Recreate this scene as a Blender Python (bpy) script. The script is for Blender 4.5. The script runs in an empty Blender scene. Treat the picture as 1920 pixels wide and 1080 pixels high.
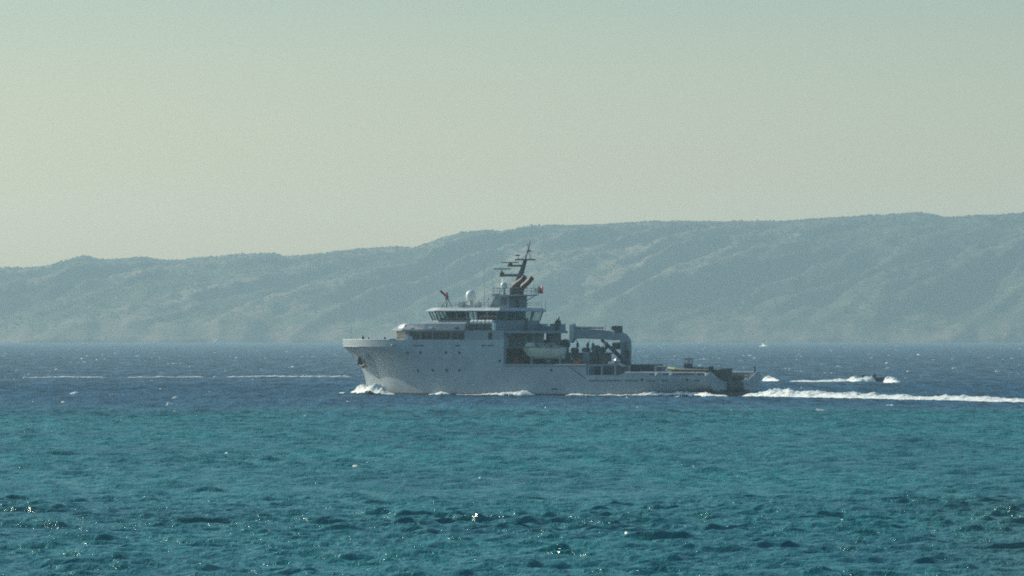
import bpy, math, random
import numpy as np
from math import radians, sin, cos, pi, sqrt

# ------------------------------------------------------------------ camera, sky, sun, exposure
SC = bpy.context.scene
COL = SC.collection
FPX, HCAM, HORY = 14280.0, 9.0, 629.0          # focal length in photo pixels, eye height, horizon row of the photo
cam_d = bpy.data.cameras.new('camera')
cam_d.sensor_width = 36.0
cam_d.lens = 36.0 * FPX / 1920.0
cam_d.shift_y = (HORY - 540.0) / 1920.0
cam_d.clip_start = 1.0
cam_d.clip_end = 60000.0
cam = bpy.data.objects.new('camera', cam_d)
cam.location = (0, 0, HCAM)
cam.rotation_euler = (radians(90), 0, 0)
COL.objects.link(cam)
SC.camera = cam

SUN_EL = radians(29)
SUN_AZ = radians(-55)                            # left of the view direction, behind the ship
sd = (sin(SUN_AZ) * cos(SUN_EL), cos(SUN_AZ) * cos(SUN_EL), sin(SUN_EL))
SKY_STOPS = [(0.0, (1.42, 1.29, 0.91)), (0.013, (1.40, 1.29, 0.95)), (0.026, (1.06, 1.15, 1.07)), (0.046, (0.71, 0.89, 0.96)), (0.20, (0.54, 0.84, 0.90)), (1.0, (0.54, 0.84, 0.90))]
world = bpy.data.worlds.new('World')
SC.world = world
world.use_nodes = True
nt = world.node_tree
nt.nodes.clear()
wo = nt.nodes.new('ShaderNodeOutputWorld')
bg = nt.nodes.new('ShaderNodeBackground')
bg.inputs['Strength'].default_value = 0.12
sky = nt.nodes.new('ShaderNodeTexSky')
sky.sky_type = 'NISHITA'
sky.sun_disc = False
sky.sun_elevation = SUN_EL
sky.sun_rotation = SUN_AZ
sky.altitude = 10
sky.air_density = 1.0
sky.dust_density = 2.2
sky.ozone_density = 1.6
tint = nt.nodes.new('ShaderNodeMix')
tint.data_type = 'RGBA'
tint.blend_type = 'MULTIPLY'
tint.inputs['Factor'].default_value = 1.0
# warm haze low on the horizon, green-blue air above it, clear sky overhead
stc = nt.nodes.new('ShaderNodeTexCoord'); ssep = nt.nodes.new('ShaderNodeSeparateXYZ'); srp = nt.nodes.new('ShaderNodeValToRGB')
nt.links.new(stc.outputs['Generated'], ssep.inputs[0]); nt.links.new(ssep.outputs['Z'], srp.inputs['Fac'])
for i, (p_, c_) in enumerate(SKY_STOPS):
    e_ = srp.color_ramp.elements[i] if i < 2 else srp.color_ramp.elements.new(p_)
    e_.position = p_; e_.color = (*c_, 1)
nt.links.new(srp.outputs['Color'], tint.inputs['B'])
nt.links.new(sky.outputs['Color'], tint.inputs['A'])
nt.links.new(tint.outputs['Result'], bg.inputs['Color'])
nt.links.new(bg.outputs['Background'], wo.inputs['Surface'])

sun_d = bpy.data.lights.new('sun', 'SUN')
sun_d.energy = 4.1
sun_d.angle = radians(0.6)
sun_d.color = (1.0, 0.90, 0.73)
sun = bpy.data.objects.new('sun', sun_d)
sun.location = (-300, 400, 500)
import mathutils
sun.rotation_euler = mathutils.Vector(sd).to_track_quat('Z', 'Y').to_euler()
COL.objects.link(sun)

SC.view_settings.view_transform = 'Standard'
SC.view_settings.look = 'None'
SC.view_settings.gamma = 1.0
SC.view_settings.use_curve_mapping = False
SC.view_settings.exposure = 0.10
SC.cycles.use_denoising = False
SC.cycles.filter_width = 1.9
SC.cycles.sample_clamp_indirect = 3.0
SC.cycles.max_bounces = 8
SC.cycles.volume_bounces = 1
SC.cycles.transparent_max_bounces = 16

# ------------------------------------------------------------------ helpers
def tag(o, label=None, cat=None, group=None, kind=None):
    if label: o['label'] = label
    if cat: o['category'] = cat
    if group: o['group'] = group
    if kind: o['kind'] = kind
    return o

def link(o, parent=None):
    COL.objects.link(o)
    if parent is not None: o.parent = parent
    return o

def empty(name, loc=(0, 0, 0), rz=0.0):
    o = bpy.data.objects.new(name, None)
    o.location = loc
    o.rotation_euler = (0, 0, rz)
    return link(o)

class NT:
    """small wrapper to write materials briefly"""
    def __init__(s, name):
        s.m = bpy.data.materials.new(name)
        s.m.use_nodes = True
        s.t = s.m.node_tree
        s.p = s.t.nodes['Principled BSDF']
        s.out = s.t.nodes['Material Output']
    def n(s, kind, **kw):
        o = s.t.nodes.new(kind)
        for k, v in kw.items():
            if k in o.inputs: o.inputs[k].default_value = v
            else: setattr(o, k, v)
        return o
    def l(s, a, b): s.t.links.new(a, b)
    def coord(s, scale=(1, 1, 1), kind='Object'):
        tc = s.n('ShaderNodeTexCoord'); mp = s.n('ShaderNodeMapping')
        mp.inputs['Scale'].default_value = scale
        s.l(tc.outputs[kind], mp.inputs['Vector'])
        return mp.outputs['Vector']
    def noise(s, vec, scale, detail=3.0, rough=0.55):
        o = s.n('ShaderNodeTexNoise'); o.inputs['Scale'].default_value = scale
        o.inputs['Detail'].default_value = detail; o.inputs['Roughness'].default_value = rough
        s.l(vec, o.inputs['Vector'])
        return o.outputs['Fac']
    def ramp(s, fac, stops):
        r = s.n('ShaderNodeValToRGB')
        e = r.color_ramp.elements
        while len(e) < len(stops): e.new(0.5)
        for i, (p, c) in enumerate(stops):
            e[i].position = p
            e[i].color = (c, c, c, 1) if isinstance(c, (int, float)) else (*c, 1)
        s.l(fac, r.inputs['Fac'])
        return r.outputs['Color']
    def mix(s, f, a, b, blend='MIX'):
        o = s.n('ShaderNodeMix', data_type='RGBA', blend_type=blend)
        for k, v in (('Factor', f), ('A', a), ('B', b)):
            if hasattr(v, 'is_linked'): s.l(v, o.inputs[k])
            elif isinstance(v, (int, float)): o.inputs[k].default_value = v if k == 'Factor' else (v, v, v, 1)
            else: o.inputs[k].default_value = (*v, 1)
        return o.outputs['Result']
    def bump(s, h, strength, dist):
        b = s.n('ShaderNodeBump'); b.inputs['Strength'].default_value = strength; b.inputs['Distance'].default_value = dist
        s.l(h, b.inputs['Height']); s.l(b.outputs['Normal'], s.p.inputs['Normal'])
        return b

def paint(name, col, rough=0.5, metal=0.0, var=0.25, grime=(0.10, 0.085, 0.07), grime_amt=0.25, scale=0.7, plates=0.0):
    """weathered paint: patchy tone, faint runs of dirt"""
    t = NT(name)
    v = t.coord()
    n1 = t.noise(v, scale, 4)
    lo = tuple(c * (1 - var) for c in col); hi = tuple(min(1, c * (1 + var * 0.6)) for c in col)
    c = t.mix(t.ramp(n1, [(0.3, 0.0), (0.7, 1.0)]), lo, hi)
    v2 = t.coord((2.2, 2.2, 0.22))
    st = t.ramp(t.noise(v2, 1.0, 5, 0.65), [(0.52, 0.0), (0.78, 1.0)])
    f = t.mix(1.0, st, grime_amt, 'MULTIPLY')
    c = t.mix(f, c, grime)
    if plates:                                   # welded plates of slightly different tone, thin seams
        tc = t.n('ShaderNodeTexCoord'); sx = t.n('ShaderNodeSeparateXYZ'); cb = t.n('ShaderNodeCombineXYZ')
        t.l(tc.outputs['Object'], sx.inputs[0]); t.l(sx.outputs['X'], cb.inputs['X']); t.l(sx.outputs['Z'], cb.inputs['Y'])
        br = t.n('ShaderNodeTexBrick'); t.l(cb.outputs[0], br.inputs['Vector'])
        br.inputs['Scale'].default_value = 1.0; br.inputs['Brick Width'].default_value = 5.5; br.inputs['Row Height'].default_value = 1.9
        br.inputs['Mortar Size'].default_value = 0.022; br.inputs['Mortar Smooth'].default_value = 0.6
        for k_, v_ in (('Color1', 1 - plates), ('Color2', 1 + plates), ('Mortar', 1 - 1.6 * plates)): br.inputs[k_].default_value = (v_, v_, v_, 1)
        c = t.mix(1.0, c, br.outputs['Color'], 'MULTIPLY')
    t.l(c, t.p.inputs['Base Color'])
    t.p.inputs['Roughness'].default_value = rough
    t.p.inputs['Metallic'].default_value = metal
    t.bump(t.noise(v, 1.6, 3), 0.15, 0.02)
    return t.m

M = {}
M['hull'] = paint('naval_grey_paint', (0.345, 0.40, 0.435), 0.42, var=0.12, grime_amt=0.26, plates=0.06)
M['grey'] = paint('superstructure_grey_paint', (0.24, 0.29, 0.325), 0.45, var=0.12, grime_amt=0.2)
M['light'] = paint('pale_grey_paint', (0.55, 0.57, 0.56), 0.45, grime_amt=0.18)
M['white'] = paint('white_paint', (0.78, 0.78, 0.74), 0.4, var=0.08, grime_amt=0.15)
M['mid'] = paint('mid_grey_paint', (0.19, 0.23, 0.26), 0.5, grime_amt=0.3)
M['dark'] = paint('dark_grey_paint', (0.065, 0.075, 0.085), 0.55, var=0.35, grime_amt=0.3)
M['deck'] = paint('deck_green_grey_paint', (0.11, 0.125, 0.125), 0.7, grime_amt=0.3)
M['black'] = paint('black_rubber', (0.02, 0.021, 0.023), 0.65, grime_amt=0.1)
M['rust'] = paint('heat_browned_exhaust_steel', (0.17, 0.085, 0.055), 0.6, var=0.35, grime=(0.04, 0.03, 0.03), grime_amt=0.5)
M['red'] = paint('red_paint', (0.66, 0.05, 0.035), 0.5, var=0.15, grime_amt=0.1)
M['orange'] = paint('orange_plastic', (0.55, 0.12, 0.05), 0.55, var=0.3, grime_amt=0.3)
M['maroon'] = paint('antifouling_red', (0.12, 0.035, 0.03), 0.6, grime_amt=0.3)
M['navy'] = paint('dark_blue_container_paint', (0.035, 0.055, 0.10), 0.5, grime_amt=0.25)
M['yellow'] = paint('yellow_green_rubber_tube', (0.30, 0.32, 0.10), 0.55, grime_amt=0.2)
M['boat'] = paint('off_white_boat_hull', (0.62, 0.64, 0.52), 0.45, var=0.12, grime_amt=0.25)
M['steel'] = paint('bare_steel', (0.55, 0.55, 0.53), 0.28, 0.9, grime_amt=0.2)

def glass_mat():
    t = NT('tinted_bridge_glass')
    tr = t.n('ShaderNodeBsdfTransparent'); tr.inputs['Color'].default_value = (0.68, 0.76, 0.76, 1)
    gl = t.n('ShaderNodeBsdfGlossy'); gl.inputs['Roughness'].default_value = 0.03; gl.inputs['Color'].default_value = (0.9, 0.95, 1, 1)
    lw = t.n('ShaderNodeLayerWeight'); lw.inputs['Blend'].default_value = 0.25
    fr = t.n('ShaderNodeMath', operation='MULTIPLY_ADD'); t.l(lw.outputs['Facing'], fr.inputs[0]); fr.inputs[1].default_value = 0.35; fr.inputs[2].default_value = 0.05
    mx = t.n('ShaderNodeMixShader')
    t.l(fr.outputs[0], mx.inputs['Fac']); t.l(tr.outputs[0], mx.inputs[1]); t.l(gl.outputs[0], mx.inputs[2])
    t.l(mx.outputs[0], t.out.inputs['Surface'])
    return t.m
M['glass'] = glass_mat()
def dark_glass():
    t = NT('dark_window_glass')
    v = t.coord()
    c = t.mix(t.noise(v, 0.9, 2), (0.012, 0.017, 0.02), (0.05, 0.06, 0.065))
    t.l(c, t.p.inputs['Base Color']); t.p.inputs['Roughness'].default_value = 0.10; t.p.inputs['Specular IOR Level'].default_value = 0.25
    return t.m
M['pane'] = dark_glass()

class MB:
    """collects shapes for ONE mesh object"""
    def __init__(s): s.v, s.f = [], []
    def add(s, vs, fs):
        b = len(s.v); s.v += [tuple(map(float, p)) for p in vs]; s.f += [tuple(b + i for i in f) for f in fs]
        return s
    def box(s, x0, x1, y0, y1, z0, z1):
        vs = [(x, y, z) for z in (z0, z1) for x, y in ((x0, y0), (x1, y0), (x1, y1), (x0, y1))]
        return s.add(vs, [(3, 2, 1, 0), (4, 5, 6, 7), (0, 1, 5, 4), (1, 2, 6, 5), (2, 3, 7, 6), (3, 0, 4, 7)])
    def side(s, poly, y0, y1):
        """polygon in (x, z) extruded along y"""
        n = len(poly)
        vs = [(x, y0, z) for x, z in poly] + [(x, y1, z) for x, z in poly]
        fs = [tuple(range(n)), tuple(range(2 * n - 1, n - 1, -1))] + [(i, (i + 1) % n, n + (i + 1) % n, n + i) for i in range(n)]
        return s.add(vs, fs)
    def plan(s, poly, z0, z1, top=None):
        """polygon in (x, y) raised from z0 to z1, optionally to another outline at the top"""
        n = len(poly); top = top or poly
        vs = [(x, y, z0) for x, y in poly] + [(x, y, z1) for x, y in top]
        fs = [tuple(range(n - 1, -1, -1)), tuple(range(n, 2 * n))] + [(i, (i + 1) % n, n + (i + 1) % n, n + i) for i in range(n)]
        return s.add(vs, fs)
    def cross(s, poly, x0, x1):
        """polygon in (y, z) extruded along x"""
        n = len(poly)
        vs = [(x0, y, z) for y, z in poly] + [(x1, y, z) for y, z in poly]
        fs = [tuple(range(n)), tuple(range(2 * n - 1, n - 1, -1))] + [(i, (i + 1) % n, n + (i + 1) % n, n + i) for i in range(n)]
        return s.add(vs, fs)
    def tube(s, pts, r, n=8):
        pts = [mathutils.Vector(p) for p in pts]
        rs = r if isinstance(r, (list, tuple)) else [r] * len(pts)
        vs, fs = [], []
        for i, p in enumerate(pts):
            d = (pts[min(i + 1, len(pts) - 1)] - pts[max(i - 1, 0)]).normalized()
            a = d.orthogonal().normalized() if i == 0 else (pa - d * pa.dot(d)).normalized()
            pa = a; b = d.cross(a)
            vs += [tuple(p + (a * cos(2 * pi * k / n) + b * sin(2 * pi * k / n)) * rs[i]) for k in range(n)]
        for i in range(len(pts) - 1):
            fs += [(i * n + k, i * n + (k + 1) % n, (i + 1) * n + (k + 1) % n, (i + 1) * n + k) for k in range(n)]
        fs += [tuple(range(n - 1, -1, -1)), tuple(range((len(pts) - 1) * n, len(pts) * n))]
        return s.add(vs, fs)
    def lathe(s, prof, c, n=16):
        """(radius, z) profile turned about the vertical axis through c"""
        vs, fs = [], []
        for r, z in prof:
            vs += [(c[0] + max(r, 1e-3) * cos(2 * pi * k / n), c[1] + max(r, 1e-3) * sin(2 * pi * k / n), c[2] + z) for k in range(n)]
        for i in range(len(prof) - 1):
            fs += [(i * n + k, i * n + (k + 1) % n, (i + 1) * n + (k + 1) % n, (i + 1) * n + k) for k in range(n)]
        fs += [tuple(range(n - 1, -1, -1)), tuple(range((len(prof) - 1) * n, len(prof) * n))]
        return s.add(vs, fs)
    def blob(s, c, rx, ry, rz, rng, n=8, m=5, j=0.18):
        vs, fs = [(c[0], c[1], c[2] - rz)], []
        for i in range(1, m):
            th = pi * i / m
            for k in range(n):
                q = 1 + rng.uniform(-j, j)
                vs.append((c[0] + rx * sin(th) * cos(2 * pi * k / n) * q, c[1] + ry * sin(th) * sin(2 * pi * k / n) * q, c[2] - rz * cos(th) * q))
        vs.append((c[0], c[1], c[2] + rz))
        for k in range(n): fs.append((0, 1 + (k + 1) % n, 1 + k))
        for i in range(m - 2):
            fs += [(1 + i * n + k, 1 + i * n + (k + 1) % n, 1 + (i + 1) * n + (k + 1) % n, 1 + (i + 1) * n + k) for k in range(n)]
        L = len(vs) - 1
        for k in range(n): fs.append((L, 1 + (m - 2) * n + k, 1 + (m - 2) * n + (k + 1) % n))
        return s.add(vs, fs)
    def build(s, name, mat, parent=None, smooth=None, bevel=0.0):
        me = bpy.data.meshes.new(name)
        me.from_pydata(s.v, [], s.f)
        if smooth is not None:
            me.shade_smooth()
            me.set_sharp_from_angle(angle=radians(smooth))
        me.materials.append(M[mat] if isinstance(mat, str) else mat)
        o = bpy.data.objects.new(name, me)
        if bevel > 0:
            md = o.modifiers.new('bevel', 'BEVEL'); md.width = bevel; md.segments = 2; md.limit_method = 'ANGLE'
        return link(o, parent)

def fix_normals(o):
    import bmesh
    bm = bmesh.new(); bm.from_mesh(o.data); bmesh.ops.recalc_face_normals(bm, faces=bm.faces); bm.to_mesh(o.data); bm.free()
    return o

def grid_mesh(name, X, Y, Z, mat, keep=None, smooth=True):
    """numpy grids to a mesh, faces optionally kept by a mask"""
    r, c = X.shape
    co = np.stack([X, Y, Z], -1).reshape(-1, 3).astype(np.float32)
    idx = np.arange(r * c).reshape(r, c)
    q = np.stack([idx[:-1, :-1], idx[:-1, 1:], idx[1:, 1:], idx[1:, :-1]], -1).reshape(-1, 4)
    if keep is not None:
        q = q[keep.reshape(-1)]
        used = np.zeros(len(co), bool); used[q.ravel()] = True
        remap = np.cumsum(used) - 1
        co = co[used]; q = remap[q]
    return raw_mesh(name, co, q, mat, smooth)

def raw_mesh(name, co, q, mat, smooth=True):
    k = q.shape[1]
    me = bpy.data.meshes.new(name)
    me.vertices.add(len(co)); me.vertices.foreach_set('co', np.ascontiguousarray(co, np.float32).ravel())
    me.loops.add(q.size); me.loops.foreach_set('vertex_index', np.ascontiguousarray(q, np.int32).ravel())
    me.polygons.add(len(q)); me.polygons.foreach_set('loop_start', np.arange(0, q.size, k, dtype=np.int32))
    if smooth: me.polygons.foreach_set('use_smooth', np.ones(len(q), bool))
    me.update(calc_edges=True)
    me.materials.append(M[mat] if isinstance(mat, str) else mat)
    return bpy.data.objects.new(name, me)

def vnoise(x, y, seed):
    """value noise on arrays"""
    x = np.asarray(x, float); y = np.asarray(y, float)
    xi = np.floor(x).astype(np.int64); yi = np.floor(y).astype(np.int64)
    fx = x - xi; fy = y - yi
    fx = fx * fx * (3 - 2 * fx); fy = fy * fy * (3 - 2 * fy)
    def h(a, b):
        n = (a * 374761393 + b * 668265263 + seed * 1442695041) & 0x7fffffff
        n = ((n ^ (n >> 13)) * 1274126177) & 0x7fffffff
        return ((n ^ (n >> 16)) & 0xffff) / 65535.0
    return (h(xi, yi) * (1 - fx) + h(xi + 1, yi) * fx) * (1 - fy) + (h(xi, yi + 1) * (1 - fx) + h(xi + 1, yi + 1) * fx) * fy

def fbm(x, y, seed, oct=4, gain=0.5):
    s, a, t = 0, 1.0, 0
    for i in range(oct):
        s = s + a * vnoise(np.asarray(x) * 2 ** i, np.asarray(y) * 2 ** i, seed + i * 17); t += a; a *= gain
    return s / t

def water_y(py): return HCAM * FPX / (py - HORY)            # distance at which the sea shows on photo row py
def world_x(px, y): return (px - 960.0) / FPX * y

# ------------------------------------------------------------------ the sea
rng = np.random.default_rng(7)
NW = 96
lam = np.exp(rng.uniform(np.log(0.6), np.log(6.5), NW))
ang = rng.normal(-pi / 2 + 0.25, 0.62, NW)
slope = 0.33 * sqrt(2.0 / NW) * rng.uniform(0.6, 1.4, NW) * np.where(lam > 3, 0.55, 1.1)
amp = slope * lam / (2 * pi)
kx, ky, ph = 2 * pi / lam * np.cos(ang), 2 * pi / lam * np.sin(ang), rng.uniform(0, 2 * pi, NW)

def sea_disp(X, Y, step):
    dz = np.zeros(X.shape, np.float32); dx = np.zeros_like(dz); dy = np.zeros_like(dz)
    gust = (0.65 + 0.7 * fbm(X / 23.0, Y / 60.0, 5, 3)).astype(np.float32)
    for i in range(NW):
        if lam[i] < 2.0 * step: continue
        p = (kx[i] * X + ky[i] * Y + ph[i]).astype(np.float32)
        s, c = np.sin(p), np.cos(p)
        k = 2 * pi / lam[i]
        dz += amp[i] * c
        dx -= 0.9 * amp[i] * kx[i] / k * s
        dy -= 0.9 * amp[i] * ky[i] / k * s
    return dx * gust, dy * gust, dz * gust

def sea_height(x, y):
    return float(sea_disp(np.array([[float(x)]]), np.array([[float(y)]]), 0.6)[2][0, 0])

def sea_mat():
    t = NT('sea_water')
    geo = t.n('ShaderNodeNewGeometry')
    sep = t.n('ShaderNodeSeparateXYZ'); t.l(geo.outputs['Position'], sep.inputs[0])
    tc = t.coord((0.012, 0.0045, 0.0))
    n = t.noise(tc, 1.0, 4, 0.6)
    # the sandy shallows end about 950 m out: wobble the line with noise
    a = t.n('ShaderNodeMath', operation='MULTIPLY_ADD'); t.l(n, a.inputs[0]); a.inputs[1].default_value = 420.0; t.l(sep.outputs['Y'], a.inputs[2])
    mr = t.n('ShaderNodeMapRange'); t.l(a.outputs[0], mr.inputs['Value'])
    mr.inputs['From Min'].default_value = 1040.0; mr.inputs['From Max'].default_value = 1185.0
    deep = t.mix(t.noise(t.coord((0.010, 0.002, 0)), 1.0, 5, 0.7), (0.003, 0.052, 0.105), (0.006, 0.068, 0.125))
    shal = t.mix(t.ramp(t.noise(t.coord((0.05, 0.012, 0)), 1.0, 4, 0.6), [(0.35, 0.0), (0.68, 1.0)]), (0.004, 0.132, 0.145), (0.009, 0.205, 0.198))
    # paler sand under the water at the near right
    sx = t.n('ShaderNodeMapRange'); 
    d = t.n('ShaderNodeMath', operation='MULTIPLY_ADD'); t.l(sep.outputs['Y'], d.inputs[0]); d.inputs[1].default_value = -0.035; t.l(sep.outputs['X'], d.inputs[2])
    t.l(d.outputs[0], sx.inputs['Value']); sx.inputs['From Min'].default_value = 5.0; sx.inputs['From Max'].default_value = 13.0
    sy = t.n('ShaderNodeMapRange'); t.l(sep.outputs['Y'], sy.inputs['Value']); sy.inputs['From Min'].default_value = 480.0; sy.inputs['From Max'].default_value = 300.0
    sm = t.n('ShaderNodeMath', operation='MULTIPLY'); t.l(sx.outputs[0], sm.inputs[0]); t.l(sy.outputs[0], sm.inputs[1])
    sm2 = t.n('ShaderNodeMath', operation='MULTIPLY'); t.l(sm.outputs[0], sm2.inputs[0]); sm2.inputs[1].default_value = 0.6
    shal = t.mix(sm2.outputs[0], shal, (0.085, 0.15, 0.13))
    # wind streaks and cat's-paws; also paint in the light and dark of unresolved waves
    g1 = t.ramp(t.noise(t.coord((0.20, 0.010, 0)), 1.0, 4, 0.7), [(0.34, 0.55), (0.66, 1.45)])
    g2 = t.ramp(t.noise(t.coord((0.85, 0.028, 0)), 1.0, 4, 0.75), [(0.36, 0.40), (0.66, 1.60)])
    deep = t.mix(1.0, t.mix(1.0, deep, g1, 'MULTIPLY'), g2, 'MULTIPLY')
    mid_ = t.n('ShaderNodeMapRange'); t.l(sep.outputs['Y'], mid_.inputs['Value']); mid_.inputs['From Min'].default_value = 450.0; mid_.inputs['From Max'].default_value = 800.0; mid_.inputs['To Max'].default_value = 0.55
    shal = t.mix(mid_.outputs[0], shal, t.mix(1.0, shal, g2, 'MULTIPLY'))
    c = t.mix(mr.outputs[0], shal, deep)
    # ripples finer than the mesh
    b1 = t.noise(t.coord((1.0, 0.6, 1.0)), 2.0, 5, 0.6)
    b2 = t.noise(t.coord((0.16, 0.10, 0.1)), 1.0, 4, 0.6)
    far = t.n('ShaderNodeMapRange'); t.l(sep.outputs['Y'], far.inputs['Value']); far.inputs['From Min'].default_value = 600.0; far.inputs['From Max'].default_value = 1900.0
    bb2 = t.n('ShaderNodeBump'); bb2.inputs['Distance'].default_value = 1.6; t.l(b2, bb2.inputs['Height']); t.l(far.outputs[0], bb2.inputs['Strength'])
    bb = t.n('ShaderNodeBump'); bb.inputs['Distance'].default_value = 0.42; bb.inputs['Strength'].default_value = 0.8
    t.l(b1, bb.inputs['Height']); t.l(bb2.outputs['Normal'], bb.inputs['Normal'])
    # body colour under a Fresnel sheen; farther out the waves are finer than the mesh, so the sheen of a wind-roughened sea
    # (which never reaches a mirror's grazing reflectance) is capped and its lobe widened
    df = t.n('ShaderNodeBsdfDiffuse'); t.l(c, df.inputs['Color']); t.l(bb.outputs['Normal'], df.inputs['Normal'])
    gl = t.n('ShaderNodeBsdfGlossy'); t.l(bb.outputs['Normal'], gl.inputs['Normal'])
    rr = t.n('ShaderNodeMapRange'); t.l(far.outputs[0], rr.inputs['Value']); rr.inputs['To Min'].default_value = 0.17; rr.inputs['To Max'].default_value = 0.42
    t.l(rr.outputs[0], gl.inputs['Roughness'])
    cap = t.n('ShaderNodeMapRange'); t.l(sep.outputs['Y'], cap.inputs['Value']); cap.inputs['From Min'].default_value = 420.0; cap.inputs['From Max'].default_value = 1250.0; cap.inputs['To Min'].default_value = SHEEN[0]; cap.inputs['To Max'].default_value = SHEEN[1]
    fr = t.n('ShaderNodeFresnel'); fr.inputs['IOR'].default_value = 1.333; t.l(bb.outputs['Normal'], fr.inputs['Normal'])
    mn = t.n('ShaderNodeMath', operation='MINIMUM'); t.l(fr.outputs[0], mn.inputs[0]); t.l(cap.outputs[0], mn.inputs[1])
    gm = t.n('ShaderNodeMath', operation='MULTIPLY'); t.l(t.mix(far.outputs[0], 1.0, g2), gm.inputs[0]); t.l(mn.outputs[0], gm.inputs[1])
    gm2 = t.n('ShaderNodeMath', operation='MULTIPLY'); t.l(t.mix(far.outputs[0], 1.0, g1), gm2.inputs[0]); t.l(gm.outputs[0], gm2.inputs[1])
    mx = t.n('ShaderNodeMixShader'); t.l(gm2.outputs[0], mx.inputs[0]); t.l(df.outputs[0], mx.inputs[1]); t.l(gl.outputs[0], mx.inputs[2])
    t.l(mx.outputs[0], t.out.inputs['Surface'])
    return t.m
SHEEN = (0.50, 0.19)
M['sea'] = sea_mat()

def build_sea():
    cos_, qs, base = [], [], 0
    def zone(y0, y1, dy, cols):
        nonlocal base
        n = max(2, int(round((y1 - y0) / dy)) + 1)
        ys = np.linspace(y0, y1, n)
        s = np.linspace(-1, 1, cols)
        X = s[None, :] * (0.088 * ys[:, None] + 6.0); Y = np.repeat(ys[:, None], cols, 1)
        dx, dyy, dz = sea_disp(X, Y, max(0.30, dy * 0.9))
        co = np.stack([X + dx, Y + dyy, dz], -1).reshape(-1, 3)
        idx = np.arange(n * cols).reshape(n, cols) + base
        qs.append(np.stack([idx[:-1, :-1], idx[:-1, 1:], idx[1:, 1:], idx[1:, :-1]], -1).reshape(-1, 4))
        cos_.append(co); base += n * cols
    zone(236, 420, 0.27, 620)
    zone(419.5, 900, 0.60, 500)
    zone(899, 1400, 1.25, 470)
    zone(1396, 3000, 4.0, 330)
    zone(2980, 9900, 40.0, 160)
    # the open sea around, a little below the wave troughs
    fx = [-6000, -900, 900, 6000]; fy = [-400, 200, 9800, 13000]
    co = np.array([(x, y, -0.9) for y in fy for x in fx], float)
    idx = np.arange(16).reshape(4, 4) + base
    qs.append(np.stack([idx[:-1, :-1], idx[:-1, 1:], idx[1:, 1:], idx[1:, :-1]], -1).reshape(-1, 4)); cos_.append(co)
    o = raw_mesh('sea', np.concatenate(cos_), np.concatenate(qs), 'sea')
    link(o)
    tag(o, 'choppy sea, teal over the near shallows and deep blue beyond', 'sea', kind='structure')
build_sea()

# ------------------------------------------------------------------ the hilly island behind
Y_SHORE, Y_RIDGE = 9350.0, 10600.0
RIDGE = [(-900, 520), (-400, 512), (0, 503), (60, 503), (90, 500), (115, 492), (155, 478), (190, 487), (230, 485), (270, 481), (310, 487), (340, 488),
         (365, 482), (400, 482), (440, 478), (500, 474), (520, 475), (535, 481), (590, 477), (640, 470), (690, 465), (750, 461), (770, 466),
         (800, 458), (830, 446), (870, 435), (920, 431), (940, 434), (990, 425), (1050, 422), (1120, 420), (1200, 416), (1290, 414), (1370, 416),
         (1450, 415), (1500, 412), (1560, 408), (1620, 405), (1680, 401), (1720, 398), (1755, 402), (1770, 409), (1830, 403), (1880, 403), (1920, 399),
         (2200, 392), (2800, 420)]
rx = np.array([p[0] for p in RIDGE], float); ry = np.array([p[1] for p in RIDGE], float)

def island_z(X, T):
    px = 960 + X / (Y_SHORE + (Y_RIDGE - Y_SHORE) * np.clip(T, 0, 1)) * FPX
    H = HCAM + (HORY - np.interp(px, rx, ry)) / FPX * Y_RIDGE
    Hs = HCAM + (HORY - np.interp(px, np.linspace(-900, 2800, 200), np.interp(np.linspace(-900, 2800, 200), rx, ry))) / FPX * Y_RIDGE
    t = np.clip(T, 0, 1)
    g = 0.10 * np.clip(t / 0.05, 0, 1) + 0.90 * t ** 0.92
    # spurs that run down to the left, with gullies between
    q = X - 430.0 * t + 60 * (fbm(X / 160.0, t * 4, 31, 3) - 0.5)
    r1 = 1 - np.abs(2 * fbm(q / 155.0, t * 0.6, 11, 3, 0.42) - 1) * 2.0
    r2 = 1 - np.abs(2 * fbm(q / 52.0, t * 2.2, 23, 3, 0.5) - 1) * 1.6
    w = np.sin(pi * np.clip(t, 0, 1) ** 0.8) ** 0.9
    r3 = 1 - np.abs(2 * fbm(X / 26.0 - t * 9, t * 9.0, 57, 4, 0.55) - 1) * 1.6
    z = Hs * g + w * (Hs / 150.0) * (54.0 * (r1 - 0.45) + 14.0 * (r2 - 0.4) + 4.0 * (r3 - 0.4)) + 8.0 * (fbm(X / 18.0, t * 55, 47, 3) - 0.5) * np.clip(t * 8, 0, 1) * (1 - np.clip((t - 0.9) * 8, 0, 1))
    z = np.maximum(z, 2.0 * np.clip(t * 30, 0, 1) + 3 * t)
    z = np.where(T > 1, z - (T - 1) * 260, z)
    z = np.where(T <= 0, -3.0, z)
    return z

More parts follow.
